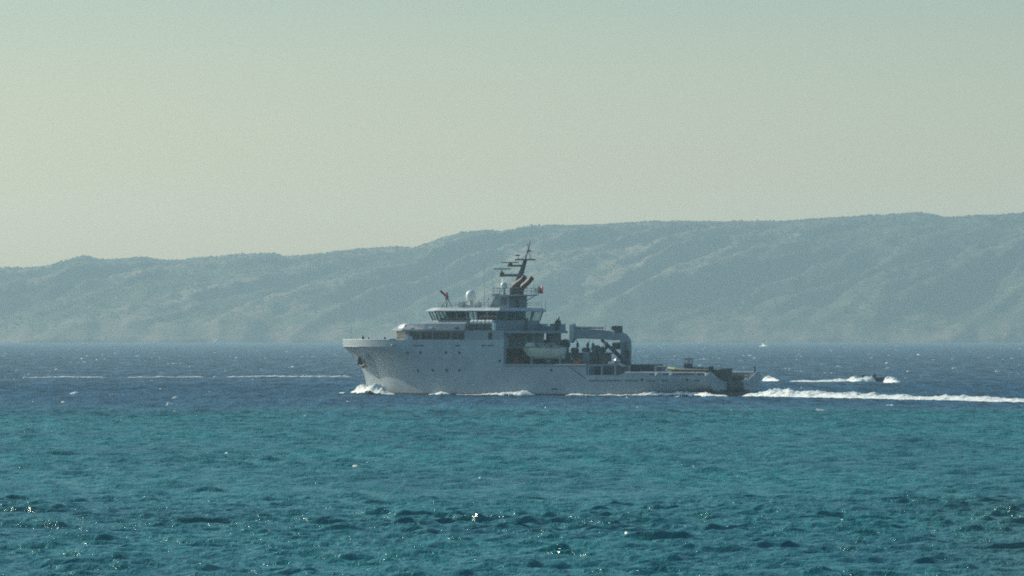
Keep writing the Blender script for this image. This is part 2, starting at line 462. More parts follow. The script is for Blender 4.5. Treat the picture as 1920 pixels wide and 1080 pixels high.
def hill_mat():
    t = NT('scrub_and_limestone')
    geo = t.n('ShaderNodeNewGeometry')
    sep = t.n('ShaderNodeSeparateXYZ'); t.l(geo.outputs['Position'], sep.inputs[0])
    v = t.coord((1, 0.6, 1.6))
    n1 = t.noise(v, 0.022, 8, 0.72); n2 = t.noise(v, 0.10, 5, 0.7)
    veg = t.mix(n2, (0.030, 0.045, 0.026), (0.075, 0.090, 0.048))
    rock = t.mix(n2, (0.10, 0.083, 0.058), (0.27, 0.215, 0.15))
    low = t.n('ShaderNodeMapRange'); t.l(sep.outputs['Z'], low.inputs['Value']); low.inputs['From Min'].default_value = 42.0; low.inputs['From Max'].default_value = 4.0; low.inputs['To Max'].default_value = 0.20
    at = t.n('ShaderNodeAttribute'); at.attribute_name = 'crest'
    cm = t.n('ShaderNodeMath', operation='MULTIPLY'); t.l(at.outputs['Fac'], cm.inputs[0]); cm.inputs[1].default_value = 0.19
    s1 = t.n('ShaderNodeMath', operation='ADD'); t.l(n1, s1.inputs[0]); t.l(low.outputs[0], s1.inputs[1])
    s2 = t.n('ShaderNodeMath', operation='ADD'); t.l(s1.outputs[0], s2.inputs[0]); t.l(cm.outputs[0], s2.inputs[1])
    f = t.ramp(s2.outputs[0], [(0.57, 0.0), (0.72, 1.0)])
    t.l(t.mix(f, veg, rock), t.p.inputs['Base Color'])
    t.p.inputs['Roughness'].default_value = 0.95
    t.p.inputs['Specular IOR Level'].default_value = 0.1
    t.bump(n2, 0.7, 6.0)
    return t.m
M['hill'] = hill_mat()

def build_island():
    nx, ntt = 640, 170
    xs = np.linspace(-1350, 1350, nx)
    ts = np.concatenate([[-0.02, 0.0], np.linspace(0.004, 1.0, ntt), [1.04, 1.10, 1.25, 1.5]])
    X, T = np.meshgrid(xs, ts)
    coast = 70 * (fbm(xs / 120.0, xs * 0 + 3.3, 71, 3) - 0.5) + 25 * (fbm(xs / 30.0, xs * 0 + 9.1, 77, 3) - 0.5)
    Y = Y_SHORE + (Y_RIDGE - Y_SHORE) * T + coast[None, :] * (1 - np.clip(T, 0, 1))
    Z = island_z(X, T)
    o = grid_mesh('hills', X, Y, Z, 'hill')
    q = X - 430.0 * np.clip(T, 0, 1) + 60 * (fbm(X / 160.0, np.clip(T, 0, 1) * 4, 31, 3) - 0.5)
    r1 = 1 - np.abs(2 * fbm(q / 155.0, np.clip(T, 0, 1) * 0.6, 11, 3, 0.42) - 1) * 2.0
    crest = np.clip((r1 - 0.62) / 0.3, 0, 1) * np.clip(T * 6, 0, 1)
    a = o.data.attributes.new('crest', 'FLOAT', 'POINT'); a.data.foreach_set('value', crest.astype(np.float32).ravel())
    link(o)
    tag(o, 'long hazy island of scrub-covered hills and pale rock spurs', 'hills', kind='structure')
    # low scrub and pines: far too many to count
    r = np.random.default_rng(3)
    n = 26000
    tx = r.uniform(-1000, 1000, n); tt = r.uniform(0.03, 1.0, n) ** 0.8
    dens = fbm(tx / 40.0, tt * 20, 91, 4)
    kp = r.uniform(0, 1, n) < np.clip((dens - 0.36) * 4.5, 0.05, 1)
    tx, tt = tx[kp], tt[kp]
    e = 900                                               # and along the skyline
    tx = np.concatenate([tx, r.uniform(-1000, 1000, e)]); tt = np.concatenate([tt, np.full(e, 0.998)])
    cx = np.interp(tx, xs, coast)
    ty = Y_SHORE + (Y_RIDGE - Y_SHORE) * tt + cx * (1 - tt)
    tz = island_z(tx[None, :], tt[None, :])[0]
    R = r.uniform(0.7, 2.0, len(tx)) * np.where(tt > 0.99, 0.6, 1.0)
    ico = np.array([(0, 0, 1), (.9, 0, .35), (.28, .86, .4), (-.73, .53, .3), (-.73, -.53, .42), (.28, -.86, .33), (.6, .5, -.5), (-.3, .8, -.5), (-.8, 0, -.5), (-.3, -.8, -.5), (.6, -.5, -.5)])
    tri = np.array([(0, 1, 2), (0, 2, 3), (0, 3, 4), (0, 4, 5), (0, 5, 1), (1, 6, 2), (2, 7, 3), (3, 8, 4), (4, 9, 5), (5, 10, 1), (2, 6, 7), (3, 7, 8), (4, 8, 9), (5, 9, 10), (1, 10, 6)])
    th = r.uniform(0, 6.28, len(tx)); jit = r.uniform(0.7, 1.3, (len(tx), len(ico), 1))
    P = ico[None] * jit * R[:, None, None]
    c, s = np.cos(th)[:, None], np.sin(th)[:, None]
    V = np.stack([P[..., 0] * c - P[..., 1] * s + tx[:, None], P[..., 0] * s + P[..., 1] * c + ty[:, None], P[..., 2] * 0.95 + tz[:, None] + R[:, None] * 0.45], -1).reshape(-1, 3)
    Q = (tri[None] + (np.arange(len(tx)) * len(ico))[:, None, None]).reshape(-1, 3)
    t = NT('dark_scrub_foliage'); v = t.coord()
    t.l(t.mix(t.noise(v, 0.12, 3), (0.022, 0.038, 0.020), (0.065, 0.080, 0.040)), t.p.inputs['Base Color'])
    t.p.inputs['Roughness'].default_value = 0.9; t.p.inputs['Specular IOR Level'].default_value = 0.1
    w = raw_mesh('woodland', V, Q, t.m, True)
    link(w)
    tag(w, 'dark scrub and low pines dotted over the island slopes', 'woodland', kind='stuff')
build_island()

# ------------------------------------------------------------------ the hazy air
def build_haze():
    o = MB().box(-6300, 6300, -700, 13300, -5.0, 230.0).build('haze', 'sea')
    o.data.materials.clear()
    m = bpy.data.materials.new('sea_haze'); m.use_nodes = True
    m.node_tree.nodes.clear()
    out = m.node_tree.nodes.new('ShaderNodeOutputMaterial')
    v = m.node_tree.nodes.new('ShaderNodeVolumePrincipled')
    v.inputs['Color'].default_value = (0.66, 0.90, 1.0, 1)
    v.inputs['Density'].default_value = 6.0e-5
    v.inputs['Anisotropy'].default_value = 0.35
    m.node_tree.links.new(v.outputs[0], out.inputs['Volume'])
    o.data.materials.append(m)
    tag(o, 'pale blue sea haze lying over the water and hills', 'haze', kind='stuff')
build_haze()

# ------------------------------------------------------------------ the ship (local x = forward, y = port, z = up from the waterline)
A = radians(33.3)
CA, SA = cos(A), sin(A)
SHIP_Y = 1124.0
SHIP_X = world_x(1376.0, SHIP_Y)
SHIP_ROT = pi - A

def S(px, py, v):
    """photo pixel on the ship's lengthwise plane y = v -> (u forward, w up)"""
    k = (px - 960.0) / FPX
    u = (SHIP_X - v * SA - k * (SHIP_Y - v * CA)) / (CA + k * SA)
    return u, HCAM - (py - HORY) / FPX * (SHIP_Y + u * SA - v * CA)
def SV(px, py, u):
    """photo pixel on the ship's athwart plane x = u -> (v, w)"""
    k = (px - 960.0) / FPX
    v = (SHIP_X - u * CA - k * (SHIP_Y + u * SA)) / (SA - k * CA)
    return v, HCAM - (py - HORY) / FPX * (SHIP_Y + u * SA - v * CA)
def P3(px, py, v):
    u, w = S(px, py, v)
    return (u, v, w)
def PS(pts, v): return [S(x, y, v) for x, y in pts]

def ship_thing(name, loc, rz=0.0):
    """a thing standing on the ship, placed in world space from the ship's own axes"""
    x = SHIP_X - loc[0] * CA - loc[1] * SA
    y = SHIP_Y + loc[0] * SA - loc[1] * CA
    return empty(name, (x, y, loc[2]), SHIP_ROT + rz)

ship = empty('naval_ship', (SHIP_X, SHIP_Y, 0), SHIP_ROT)
tag(ship, 'long grey naval support ship with raked mast and crane steaming left', 'ship')

B = 7.95
STEM = ([-2.0, 0.0, 2.0, 3.2, 4.8, 6.1, 7.3, 8.4], [65.2, 65.6, 65.8, 66.2, 67.1, 68.3, 70.0, 70.15])
def hb(u, w):
    """half breadth of the hull"""
    us = np.interp(w, *STEM)
    Le = np.interp(w, [-2, 0, 2.5, 5.0, 6.0, 7.3, 8.4], [27, 25, 23, 20.5, 19.5, 16.5, 16.5])
    p = np.interp(w, [-2, 0, 2.5, 5.0, 6.0, 7.3, 8.4], [1.6, 1.75, 1.9, 2.1, 2.2, 2.6, 2.6])
    x = np.clip((us - u) / Le, 0, 1)
    b = B * (1 - (1 - x) ** p)
    b = b * np.interp(u, [0, 9, 16], [0.945, 0.99, 1.0])
    zb = keel(u)
    lift = np.clip((19 - u) / 12, 0, 1)
    return np.maximum(0.03, b * (1 - 0.24 * lift * np.exp(-np.maximum(w - zb, 0) / 0.75)))
def keel(u): return np.interp(u, [0, 8, 20], [0.85, 0.25, -2.0])
U_STEP1, W_AFT = S(1100, 704, 7.9)
U_STEP2, W_MID = S(945, 684, 7.9)
W_AFT = 3.15; W_FORE = S(800, 637, 7.9)[1]; W_STERN = 3.52
def sheer(u, seg):
    if seg == 0: return np.interp(u, [0, 14, 15, U_STEP1], [W_STERN, W_STERN, W_AFT, W_AFT])
    if seg == 1: return W_MID + 0 * u
    return W_FORE + 0 * u

def build_hull():
    mb = MB()
    segs = [(0, np.concatenate([np.linspace(0, 14, 15), np.linspace(15, U_STEP1, 6)])), (1, np.linspace(U_STEP1, U_STEP2, 8)), (2, np.concatenate([np.linspace(U_STEP2, 56, 14), np.linspace(57, 70.14, 30)]))]
    NL = 15
    FORE_LV = [-2, -1, 0, 0.8, 1.6, 2.4, 3.2, 4.0, 4.7, 5.3, 5.9, 6.4, 6.85, 7.3, 7.8, W_FORE]
    for seg, us in segs:
        for sg in (1, -1):
            vs = []
            for u in us:
                top = float(sheer(u, seg)); zb = float(keel(u))
                for w in (FORE_LV if seg == 2 else [zb + (top - zb) * j / NL for j in range(NL + 1)]):
                    uu = min(u, float(np.interp(w, *STEM)))
                    vs.append((uu, sg * float(hb(uu, w)), w))
            n = NL + 1
            fs = []
            for i in range(len(us) - 1):
                for j in range(NL):
                    q = (i * n + j, (i + 1) * n + j, (i + 1) * n + j + 1, i * n + j + 1)
                    fs.append(q if sg < 0 else q[::-1])
            mb.add(vs, fs)
        # bottom
        vs, fs = [], []
        for u in us:
            zb = float(keel(u)); h = float(hb(min(u, 65.2), zb))
            vs += [(min(u, 65.2), h, zb), (min(u, 65.2), 0, zb - 0.5), (min(u, 65.2), -h, zb)]
        for i in range(len(us) - 1):
            for j in (0, 1): fs.append((3 * i + j, 3 * i + 3 + j, 3 * i + 4 + j, 3 * i + 1 + j))
        mb.add(vs, fs)
    o = mb.build('hull', 'hull', ship, smooth=32)
    o['label'] = 'grey steel hull with flared bow'
    md = o.modifiers.new('plate', 'SOLIDIFY'); md.thickness = 0.12; md.offset = -1
    es = o.modifiers.new('edges', 'EDGE_SPLIT'); es.split_angle = radians(24)
    # dark boot topping along the waterline
    mb = MB()
    us = np.concatenate([np.linspace(4, 56, 40), np.linspace(57, 65.6, 20)])
    for sg in (1, -1):
        vs = []
        for u in us:
            for w in (-0.4, 0.02, 0.34):
                uu = min(u, float(np.interp(w, *STEM)))
                vs.append((uu, sg * (float(hb(uu, w)) + 0.012), w))
        fs = []
        for i in range(len(us) - 1):
            for j in (0, 1):
                q = (i * 3 + j, i * 3 + 3 + j, i * 3 + 4 + j, i * 3 + 1 + j)
                fs.append(q if sg < 0 else q[::-1])
        mb.add(vs, fs)
    mb.build('boot_topping', 'maroon', o, smooth=40)
    return o
hull = build_hull()

def on_hull(px, py, off=0.0):
    v = 6.0
    for _ in range(60):
        u, w = S(px, py, v); v = 0.5 * v + 0.5 * float(hb(u, w))
    return u, v + off, w

def deck_strip(name, u0, u1, w, mat='deck', wref=None, n=24):
    mb = MB(); vs, fs = [], []
    for u in np.linspace(u0, u1, n):
        h = max(0.02, float(hb(min(u, 69.6), wref or w)) - 0.14)
        vs += [(u, h, w), (u, -h, w), (u, h, w - 0.15), (u, -h, w - 0.15)]
    for i in range(n - 1):
        a, b = 4 * i, 4 * i + 4
        fs += [(a, b, b + 1, a + 1), (a + 2, a + 3, b + 3, b + 2)]
    mb.add(vs, fs)
    return mb.build(name, mat, ship)
deck_strip('aft_deck', 0.1, U_STEP1 + 0.2, 2.25)
deck_strip('boat_deck', U_STEP1 + 0.05, U_STEP2 + 0.2, W_MID - 0.12)
deck_strip('foredeck', U_STEP2, 69.3, W_FORE - 1.05, n=40)
# vertical end plates at the two steps in the hull
MB().box(U_STEP1 - 0.1, U_STEP1 + 0.05, -7.75, 7.75, 2.2, W_MID - 0.03).build('break_bulkhead', 'grey', ship)

# rubbing strakes / rail caps
def cap(name, pts, r, mat, parent=ship, n=6):
    return MB().tube(pts, r, n).build(name, mat, parent, smooth=50)
for sg in (1, -1):
    cap('rail_cap', [(u, sg * (float(hb(u, W_MID)) - 0.04), W_MID + 0.03) for u in np.linspace(U_STEP1, U_STEP2, 9)], 0.11, 'grey', hull)
    cap('rail_cap', [(u, sg * (float(hb(u, W_STERN)) - 0.04), W_STERN + 0.03) for u in np.linspace(0.3, 14, 9)], 0.10, 'light', hull)
    cap('rail_cap', [(min(u, 70.1), sg * (float(hb(min(u, 70.1), W_FORE)) - 0.03), W_FORE + 0.02) for u in list(np.linspace(56, 66, 8)) + list(np.linspace(66.5, 70.1, 10))], 0.07, 'light', hull)
    # the knuckle under the bow bulwark
    cap('knuckle_bar', [(u, sg * (float(hb(u, 7.3)) + 0.0), 7.3) for u in np.linspace(63, 69.9, 16)], 0.06, 'hull', hull)

# --- things on the hull side
def side_plate(name, px0, px1, py, hgt, mat, off=0.012, parent=hull):
    """thin strip following the hull plating between two photo columns"""
    n = max(2, int((px1 - px0) / 8) + 1)
    mb = MB(); vs, fs = [], []
    for x in np.linspace(px0, px1, n):
        u, v, w = on_hull(x, py)
        for dz in (-hgt / 2, hgt / 2):
            b = float(hb(u, w + dz)); vs += [(u, b + off, w + dz), (u, b - 0.05, w + dz)]
    for i in range(n - 1):
        a, b = 4 * i, 4 * i + 4
        fs += [(a, a + 2, b + 2, b), (a, b, b + 1, a + 1), (a + 2, a + 3, b + 3, b + 2)]
    fs += [(0, 1, 3, 2), (4 * n - 4, 4 * n - 2, 4 * n - 1, 4 * n - 3)]
    return mb.add(vs, fs).build(name, mat, parent)
for x0, x1 in ((775, 784), (785, 795), (853, 863), (902, 912), (915, 925)):
    side_plate('freeing_port', x0, x1, 648, 0.16, 'black')
for x0, x1 in ((1104, 1134), (1137, 1165), (1172, 1197), (1212, 1228), (1240, 1252), (1300, 1311)):
    side_plate('freeing_port', x0, x1, 714, 0.14, 'black')
for x0, x1 in ((1217, 1226), (1243, 1253), (1266, 1280), (1281, 1302), (1308, 1322)):
    side_plate('freeing_port', x0, x1, 702, 0.16, 'black')
side_plate('sea_chest_grating', 1034, 1045, 729.5, 0.2, 'black')
side_plate('fender_strake', 1101, 1322, 708.5, 0.10, 'light', 0.05)
side_plate('fender_strake', 948, 1098, 687, 0.10, 'mid', 0.04)
for x, y in ((764, 661), (788, 661), (836, 661), (861, 661), (784, 694), (812, 694), (837, 694), (861, 694), (937, 677), (1034, 694), (1204, 712), (1288, 712)):
    u, v, w = on_hull(x, y)
    t_ = MB().tube([(u, v - 0.08, w), (u, v + 0.02, w)], 0.2, 10).build('porthole', 'pane', hull)
    MB().tube([(u, v - 0.08, w), (u, v + 0.012, w)], 0.25, 10).build('porthole_rim', 'mid', hull)
for x, y, m in ((736, 647, 'steel'), (1232, 702, 'light'), (1259, 702, 'light'), (1325, 702, 'white'), (1240, 717, 'light')):
    u, v, w = on_hull(x, y)
    MB().lathe([(0.05, -0.22), (0.26, -0.16), (0.28, 0), (0.26, 0.16), (0.05, 0.22)], (u, v, w), 10).build('fairlead', m, hull, smooth=60)

# anchor at the bow and the shade wedge beside it
u, v, w = on_hull(683, 676)
an = MB()
def hp(px, py, off): return on_hull(px, py, off)
an.tube([hp(675, 670, 0.30), hp(681, 684, 0.35)], 0.22, 8)
an.tube([hp(676, 683, 0.35), hp(683, 687, 0.42), hp(690, 682, 0.40)], [0.16, 0.3, 0.16], 8)
an.tube([hp(676, 683, 0.35), hp(675, 674, 0.5)], [0.24, 0.08], 8)
an.tube([hp(690, 682, 0.40), hp(687, 673, 0.55)], [0.24, 0.08], 8)
an.build('anchor', 'black', ship, smooth=40)
# added wedge, proud forward: its face turns from the sun to imitate a shadow
bo = MB()
fwd = [(689.5, 667), (692.5, 679), (695.5, 691), (701, 703)]
aft_ = [(695.5, 667), (703, 682), (707.5, 697), (711.5, 711)]
nb = len(fwd)
f0 = [hp(x - 1.5, y, -0.2) for x, y in fwd]
f1 = [(lambda q: (q[0] + 0.15, q[1] + o_, q[2]))(hp(x, y, 0)) for (x, y), o_ in zip(fwd, (0.75, 0.85, 0.65, 0.2))]
a0 = [hp(x, y, 0.03) for x, y in aft_]
fs = []
for k in range(nb - 1):
    fs += [(k, k + 1, nb + k + 1, nb + k), (nb + k, nb + k + 1, 2 * nb + k + 1, 2 * nb + k), (2 * nb + k, 2 * nb + k + 1, k + 1, k)]
fs += [(0, nb, 2 * nb), (nb - 1, 3 * nb - 1, 2 * nb - 1)]
fix_normals(bo.add(f0 + f1 + a0, fs).build('bow_shade_wedge', 'hull', ship))

# --- the stern: transom plate with the roller gap
tp = [(7.45, 3.1), (7.1, 3.55), (6.35, 3.5), (3.95, 2.32), (2.12, 2.28), (2.12, 0.95), (5.9, 0.95), (6.6, 1.35), (7.2, 2.1)]
for sg in (1, -1):
    fix_normals(MB().cross([(sg * a, b) for a, b in tp], -0.12, 0.06).build('transom_plate', 'hull', ship))
    e = [(6.9, 3.56), (6.3, 3.52), (3.95, 2.34), (2.12, 2.30)]
    cap('transom_rail_cap', [(-0.03, sg * a, b) for a, b in e], 0.10, 'light')
    fix_normals(MB().side([(0.06, 0.9), (5.2, 0.9), (5.2, 2.2), (0.06, 2.2)], sg * 2.12, sg * 2.3).build('roller_housing', 'dark', ship))
MB().tube([(0.35, -2.1, 1.42), (0.35, 2.1, 1.42)], 0.86, 18).build('stern_roller', 'dark', ship, smooth=40)
MB().box(1.3, 1.5, -2.1, 2.1, -0.2, 2.2).build('roller_backplate', 'black', ship)
MB().box(0.0, 0.5, -7.0, 7.0, 0.15, 0.72).build('transom_skirt', 'dark', ship)
# raised side casing by the port quarter
fix_normals(MB().side(PS([(1329, 698.5), (1345, 695), (1354, 692), (1368, 690.5), (1367, 714), (1350, 715), (1336, 704)], 2.8), 2.0, 3.2).build('towing_pin_housing', 'dark', ship))
# guard frame over the roller and a post
gf = MB()
for z in (1.05, 0.55):
    gf.tube([(0.9, 2.0, 2.3 + z), (0.9, -5.6, 2.3 + z)], 0.07, 6)
for y in (2.0, -0.2, -2.5, -4.2, -5.6):
    gf.tube([(0.9, y, 2.2), (0.9, y, 3.38)], 0.07, 6)
gf.build('stern_guard_rail', 'dark', ship)
MB().box(2.2, 2.8, -6.4, -0.5, 2.25, 3.25).build('stern_storage_box', 'mid', ship, bevel=0.05)
MB().box(1.6, 2.2, -5.2, -3.4, 2.25, 3.0).build('rope_bin', 'maroon', ship, bevel=0.05)
cap('stern_light_post', [(0.3, -6.4, 3.5), (0.3, -6.4, 4.45)], [0.16, 0.12], 'dark')

# --- forecastle house (two tiers) -------------------------------------------------
Z1 = W_FORE                                     # 8.35
ZB0 = S(800, 620.5, 7.4)[1]                     # bottom of the upper band
ZB1 = S(800, 604.0, 7.4)[1]                     # top of the upper band
UF = S(871, 620, 7.9)[0]                        # aft end of the window gallery
UB = U_STEP2
house = [(UB, 7.9), (UF, 7.9), (50.0, 7.55), (54.4, 7.1), (58.0, 4.4), (58.9, 0)]
def mir(p): return p + [(a, -b) for a, b in reversed(p) if abs(b) > 1e-6]
low = MB()
low.plan(mir([(UF - 0.1, 7.35), (50.0, 7.0), (54.1, 6.55), (57.5, 4.0), (58.3, 0)]), Z1 - 1.1, ZB0)
lowo = low.build('lower_house', 'mid', ship)
up_ = [(UB, 7.88), (UF, 7.88), (50.0, 7.55), (54.4, 7.1), (58.0, 4.4), (58.9, 0)]
up_top = [(UB, 7.7), (UF, 7.5), (50.0, 7.2), (54.0, 6.7), (55.6, 4.0), (56.3, 0)]
ub = MB()
# band: aft and side parts full height, front sloping back
ub.plan(mir([(UF - 0.02, 7.86), (50.0, 7.55), (54.4, 7.1), (58.0, 4.4), (58.9, 0)]), ZB0, ZB0 + 0.28)
bando = ub.build('house_overhang', 'grey', ship, bevel=0.03)
ub = MB()
ub.plan(mir([(UF - 0.02, 7.855), (50.0, 7.545), (54.4, 7.09), (58.0, 4.39), (58.9, 0)]), ZB0 + 0.28, ZB1 - 0.25, mir([(UF - 0.02, 7.8), (50.0, 7.45), (53.6, 6.9), (56.2, 4.1), (57.0, 0)]))
ub.build('upper_house', 'grey', ship)
ub = MB()
ub.plan(mir([(UF - 0.02, 7.8), (50.0, 7.45), (53.6, 6.9), (56.2, 4.1), (57.0, 0)]), ZB1 - 0.25, ZB1, mir([(UF - 0.02, 7.3), (49.0, 6.9), (52.0, 6.0), (54.0, 3.6), (54.6, 0)]))
ub.build('house_roof', 'grey', ship)
# front face of the overhang on the port bow, sunlight put in as pale paint
MB().plan([(54.42, 7.11), (58.02, 4.41), (57.98, 4.38), (54.38, 7.08)], ZB0 + 0.05, ZB1 - 0.35, [(53.8, 7.0), (56.55, 4.25), (56.5, 4.2), (53.75, 6.95)]).build('sunlit_chamfer', 'light', ship)
# solid side block abaft the gallery, flush with the hull
sb_ = MB().box(UB + 0.02, UF - 0.12, -3.1, 7.9, Z1 - 1.1, ZB0 + 0.06)
sb_.build('side_block', 'grey', ship)
MB().box(UB + 4.6, UF - 0.12, -7.9, -3.12, Z1 - 1.1, ZB0 + 0.06).build('side_block', 'grey', ship)
MB().plan([(UB, -3.12), (UF - 0.2, -3.12), (UF - 0.2, -7.85), (UB, -7.85)], ZB0 - 0.12, ZB0 + 0.055).build('side_deck_head', 'grey', ship)
MB().box(UB, UB + 0.6, -7.8, -4.55, Z1 - 1.1, ZB0 - 0.13).build('corner_pillar', 'dark', ship)
dv = 7.9
u, w = S(919, 629, dv)
d_ = MB().box(u - 0.34, u + 0.34, dv - 0.05, dv + 0.02, w - 0.95, w + 0.45).build('side_door', 'black', ship)
# gallery windows and posts
for i in range(9):
    x0 = 764 + i * 11.9
    a = S(x0 + 10.4, 628, 7.3)[0]; b = S(x0, 628, 7.3)[0]
    va = float(np.interp((a + b) / 2, [UF, 50, 54.1], [7.35, 7.0, 6.55]))
    va2 = float(np.interp(b, [UF, 50, 54.1], [7.35, 7.0, 6.55])); va1 = float(np.interp(a, [UF, 50, 54.1], [7.35, 7.0, 6.55]))
    MB().plan([(a, va1 - 0.05), (b, va2 - 0.05), (b, va2 + 0.03), (a, va1 + 0.03)], Z1 + 0.08, ZB0 - 0.25).build('window', 'pane', lowo)
    if i in (0, 2, 4, 7): cap('gallery_post', [(b, va2 + 0.35, Z1 - 0.05), (b, va2 + 0.35, ZB0)], 0.06, 'grey')
for f0, f1 in ((0.12, 0.48), (0.56, 0.9)):
    p, q = (54.1, 6.55), (57.5, 4.0)
    a = (p[0] + (q[0] - p[0]) * f0, p[1] + (q[1] - p[1]) * f0); b = (p[0] + (q[0] - p[0]) * f1, p[1] + (q[1] - p[1]) * f1)
    MB().plan([(a[0] - 0.03, a[1] - 0.04), (b[0] - 0.03, b[1] - 0.04), (b[0] + 0.02, b[1] + 0.03), (a[0] + 0.02, a[1] + 0.03)], Z1 + 0.15, ZB0 - 0.3).build('window', 'pane', lowo)
u, v = 53.6, 6.85
MB().box(52.6, 54.0, 6.6, 6.95, Z1 - 0.9, ZB0 - 0.75).build('deck_box', 'light', ship, bevel=0.04)  # pale box added to stand in for the sunlit patch under the overhang
for x, m in ((770, 'white'), (808, 'white'), (857, 'black')):
    u, w = S(x, 615, 7.6)
    vv = float(np.interp(u, [UF, 50, 54.4], [7.86, 7.5, 7.0]))
    MB().box(u - 0.34, u + 0.34, vv - 0.2, vv + 0.1, w - 0.12, w + 0.13).build('floodlight' if m == 'white' else 'vent_slot', m, ship, bevel=0.03)

# foredeck fittings
for x, y, r in ((680, 629, 0.28), (690.5, 632.5, 0.26), (707, 634.5, 0.22), (721, 631.5, 0.3)):
    u, w = S(x, y, 1.5)
    MB().lathe([(r * 0.9, 0), (r * 0.85, (w - (W_FORE - 1.05)) * 0.62), (r * 1.25, (w - (W_FORE - 1.05)) * 0.66), (r * 0.9, (w - (W_FORE - 1.05)) * 0.8), (r * 0.3, w - (W_FORE - 1.05))], (u, 1.5, W_FORE - 1.05), 10).build('mushroom_ventilator', 'dark', ship, smooth=40)
MB().tube([(60.5, -1.2, W_FORE - 0.4), (60.5, 1.2, W_FORE - 0.4)], 0.55, 12).build('anchor_windlass', 'dark', ship, smooth=40)
u0, w0 = S(658, 638, 0.0)
cap('jackstaff', [(u0, 0, W_FORE - 1.05), (u0, 0, S(658, 610, 0)[1])], [0.06, 0.03], 'light')

# --- bridge deck and wheelhouse ---------------------------------------------------
ZBD = ZB0 + 0.06
ZSILL = S(900, 600.5, 6.2)[1]
ZHEAD = S(900, 584.0, 6.2)[1]
ZRT = S(900, 577.0, 6.4)[1]
wb = [(38.0, 5.9), (48.6, 5.9), (50.4, 4.6), (51.0, 2.2), (51.1, 0)]           # at sill
wtop = [(37.7, 6.25), (48.9, 6.25), (51.0, 4.85), (51.7, 2.3), (51.8, 0)]      # at head: windows lean out
bridge = MB()
bridge.plan(mir([(38.1, 5.85), (48.5, 5.85), (50.3, 4.55), (50.9, 2.2), (51.0, 0)]), ZBD, ZSILL, mir(wb))
bridgeo = bridge.build('bridge', 'grey', ship)
bridgeo['label'] = 'grey wheelhouse with a band of windows all round'
roof_lo = [(37.25, 6.55), (48.9, 6.55), (51.6, 5.0), (52.3, 2.4), (52.4, 0)]
roof_hi = [(37.5, 5.75), (48.3, 5.75), (50.6, 4.4), (51.2, 2.2), (51.3, 0)]
MB().plan(mir(roof_lo), ZHEAD, ZHEAD + 0.14).build('roof_eave', 'grey', bridgeo)
MB().plan(mir(roof_lo), ZHEAD + 0.14, ZRT, mir(roof_hi)).build('roof', 'light', bridgeo)
MB().plan(mir([(38.2, 5.6), (48.4, 5.6), (50.0, 4.4), (50.6, 0)]), ZSILL - 0.5, ZSILL - 0.4).build('bridge_floor', 'dark', bridgeo)
MB().box(38.5, 42.6, -2.7, 4.4, ZSILL - 0.4, ZHEAD - 0.02).build('chart_room', 'dark', bridgeo)
MB().box(47.6, 48.6, -1.0, 4.0, ZSILL - 0.4, ZHEAD - 0.02).build('view_block', 'dark', bridgeo)  # dark box added to keep the forward panes from showing through
MB().box(49.0, 49.9, -3.6, 3.6, ZSILL - 0.4, ZSILL + 0.35).build('helm_console', 'dark', bridgeo, bevel=0.05)
MB().box(45.5, 46.1, 2.0, 2.7, ZSILL - 0.4, ZSILL + 0.75).build('helm_chair', 'dark', bridgeo, bevel=0.1)
def lerp3(a, b, t, za, zb): return (a[0] + (b[0] - a[0]) * t, a[1] + (b[1] - a[1]) * t)
def window_run(p0, p1, q0, q1, n):
    """n panes between sill points p0-p1 and head points q0-q1, with posts between"""
    for i in range(n):
        t0, t1 = (i + 0.07) / n, (i + 0.93) / n
        a, b = lerp3(p0, p1, t0, 0, 0), lerp3(p0, p1, t1, 0, 0); c, d = lerp3(q0, q1, t1, 0, 0), lerp3(q0, q1, t0, 0, 0)
        MB().add([(*a, ZSILL + 0.02), (*b, ZSILL + 0.02), (*c, ZHEAD - 0.02), (*d, ZHEAD - 0.02)], [(0, 1, 2, 3)]).build('window_pane', 'glass', bridgeo)
    for i in range(n + 1):
        a, d = lerp3(p0, p1, i / n, 0, 0), lerp3(q0, q1, i / n, 0, 0)
        MB().tube([(*a, ZSILL - 0.02), (*d, ZHEAD + 0.02)], 0.10, 4).build('window_post', 'grey', bridgeo)
W_, T_ = mir(wb), mir(wtop)
nn = [6, 2, 2, 2, 2, 2, 2, 6, 5]
for i in range(len(W_)):
    j = (i + 1) % len(W_)
    window_run(W_[i], W_[j], T_[i], T_[j], nn[i] if i < len(nn) else 2)

# bridge-wing block below the windows on the port side, rafts recess, aft bridge deck
MB().plan([(37.4, 7.0), (41.2, 7.0), (41.2, 5.6), (37.4, 5.6)], ZBD, S(950, 607.5, 7)[1]).build('wing_block', 'grey', ship, bevel=0.03)
MB().plan([(37.4, -7.0), (41.2, -7.0), (41.2, -5.6), (37.4, -5.6)], ZBD, S(950, 607.5, 7)[1]).build('wing_block', 'grey', ship, bevel=0.03)
u, w = S(943, 609, 7.02)
MB().box(39.6, 40.0, 6.98, 7.03, ZBD + 0.65, ZBD + 1.0).build('wing_port', 'black', ship)
u, _ = S(926, 612, 7.3)
MB().box(u - 0.2, u + 0.2, 7.0, 7.5, ZBD, ZBD + 1.05).build('raft_rack_post', 'white', ship, bevel=0.03)
MB().plan(mir([(33.2, 6.2), (33.9, 7.0), (UB - 0.02, 7.75)]), ZBD - 0.42, ZBD - 0.03).build('bridge_deck', 'grey', ship)
MB().plan(mir([(UB - 0.02, 7.75), (UF - 0.2, 7.75)]), ZBD + 0.002, ZBD + 0.05).build('raft_deck', 'deck', ship)
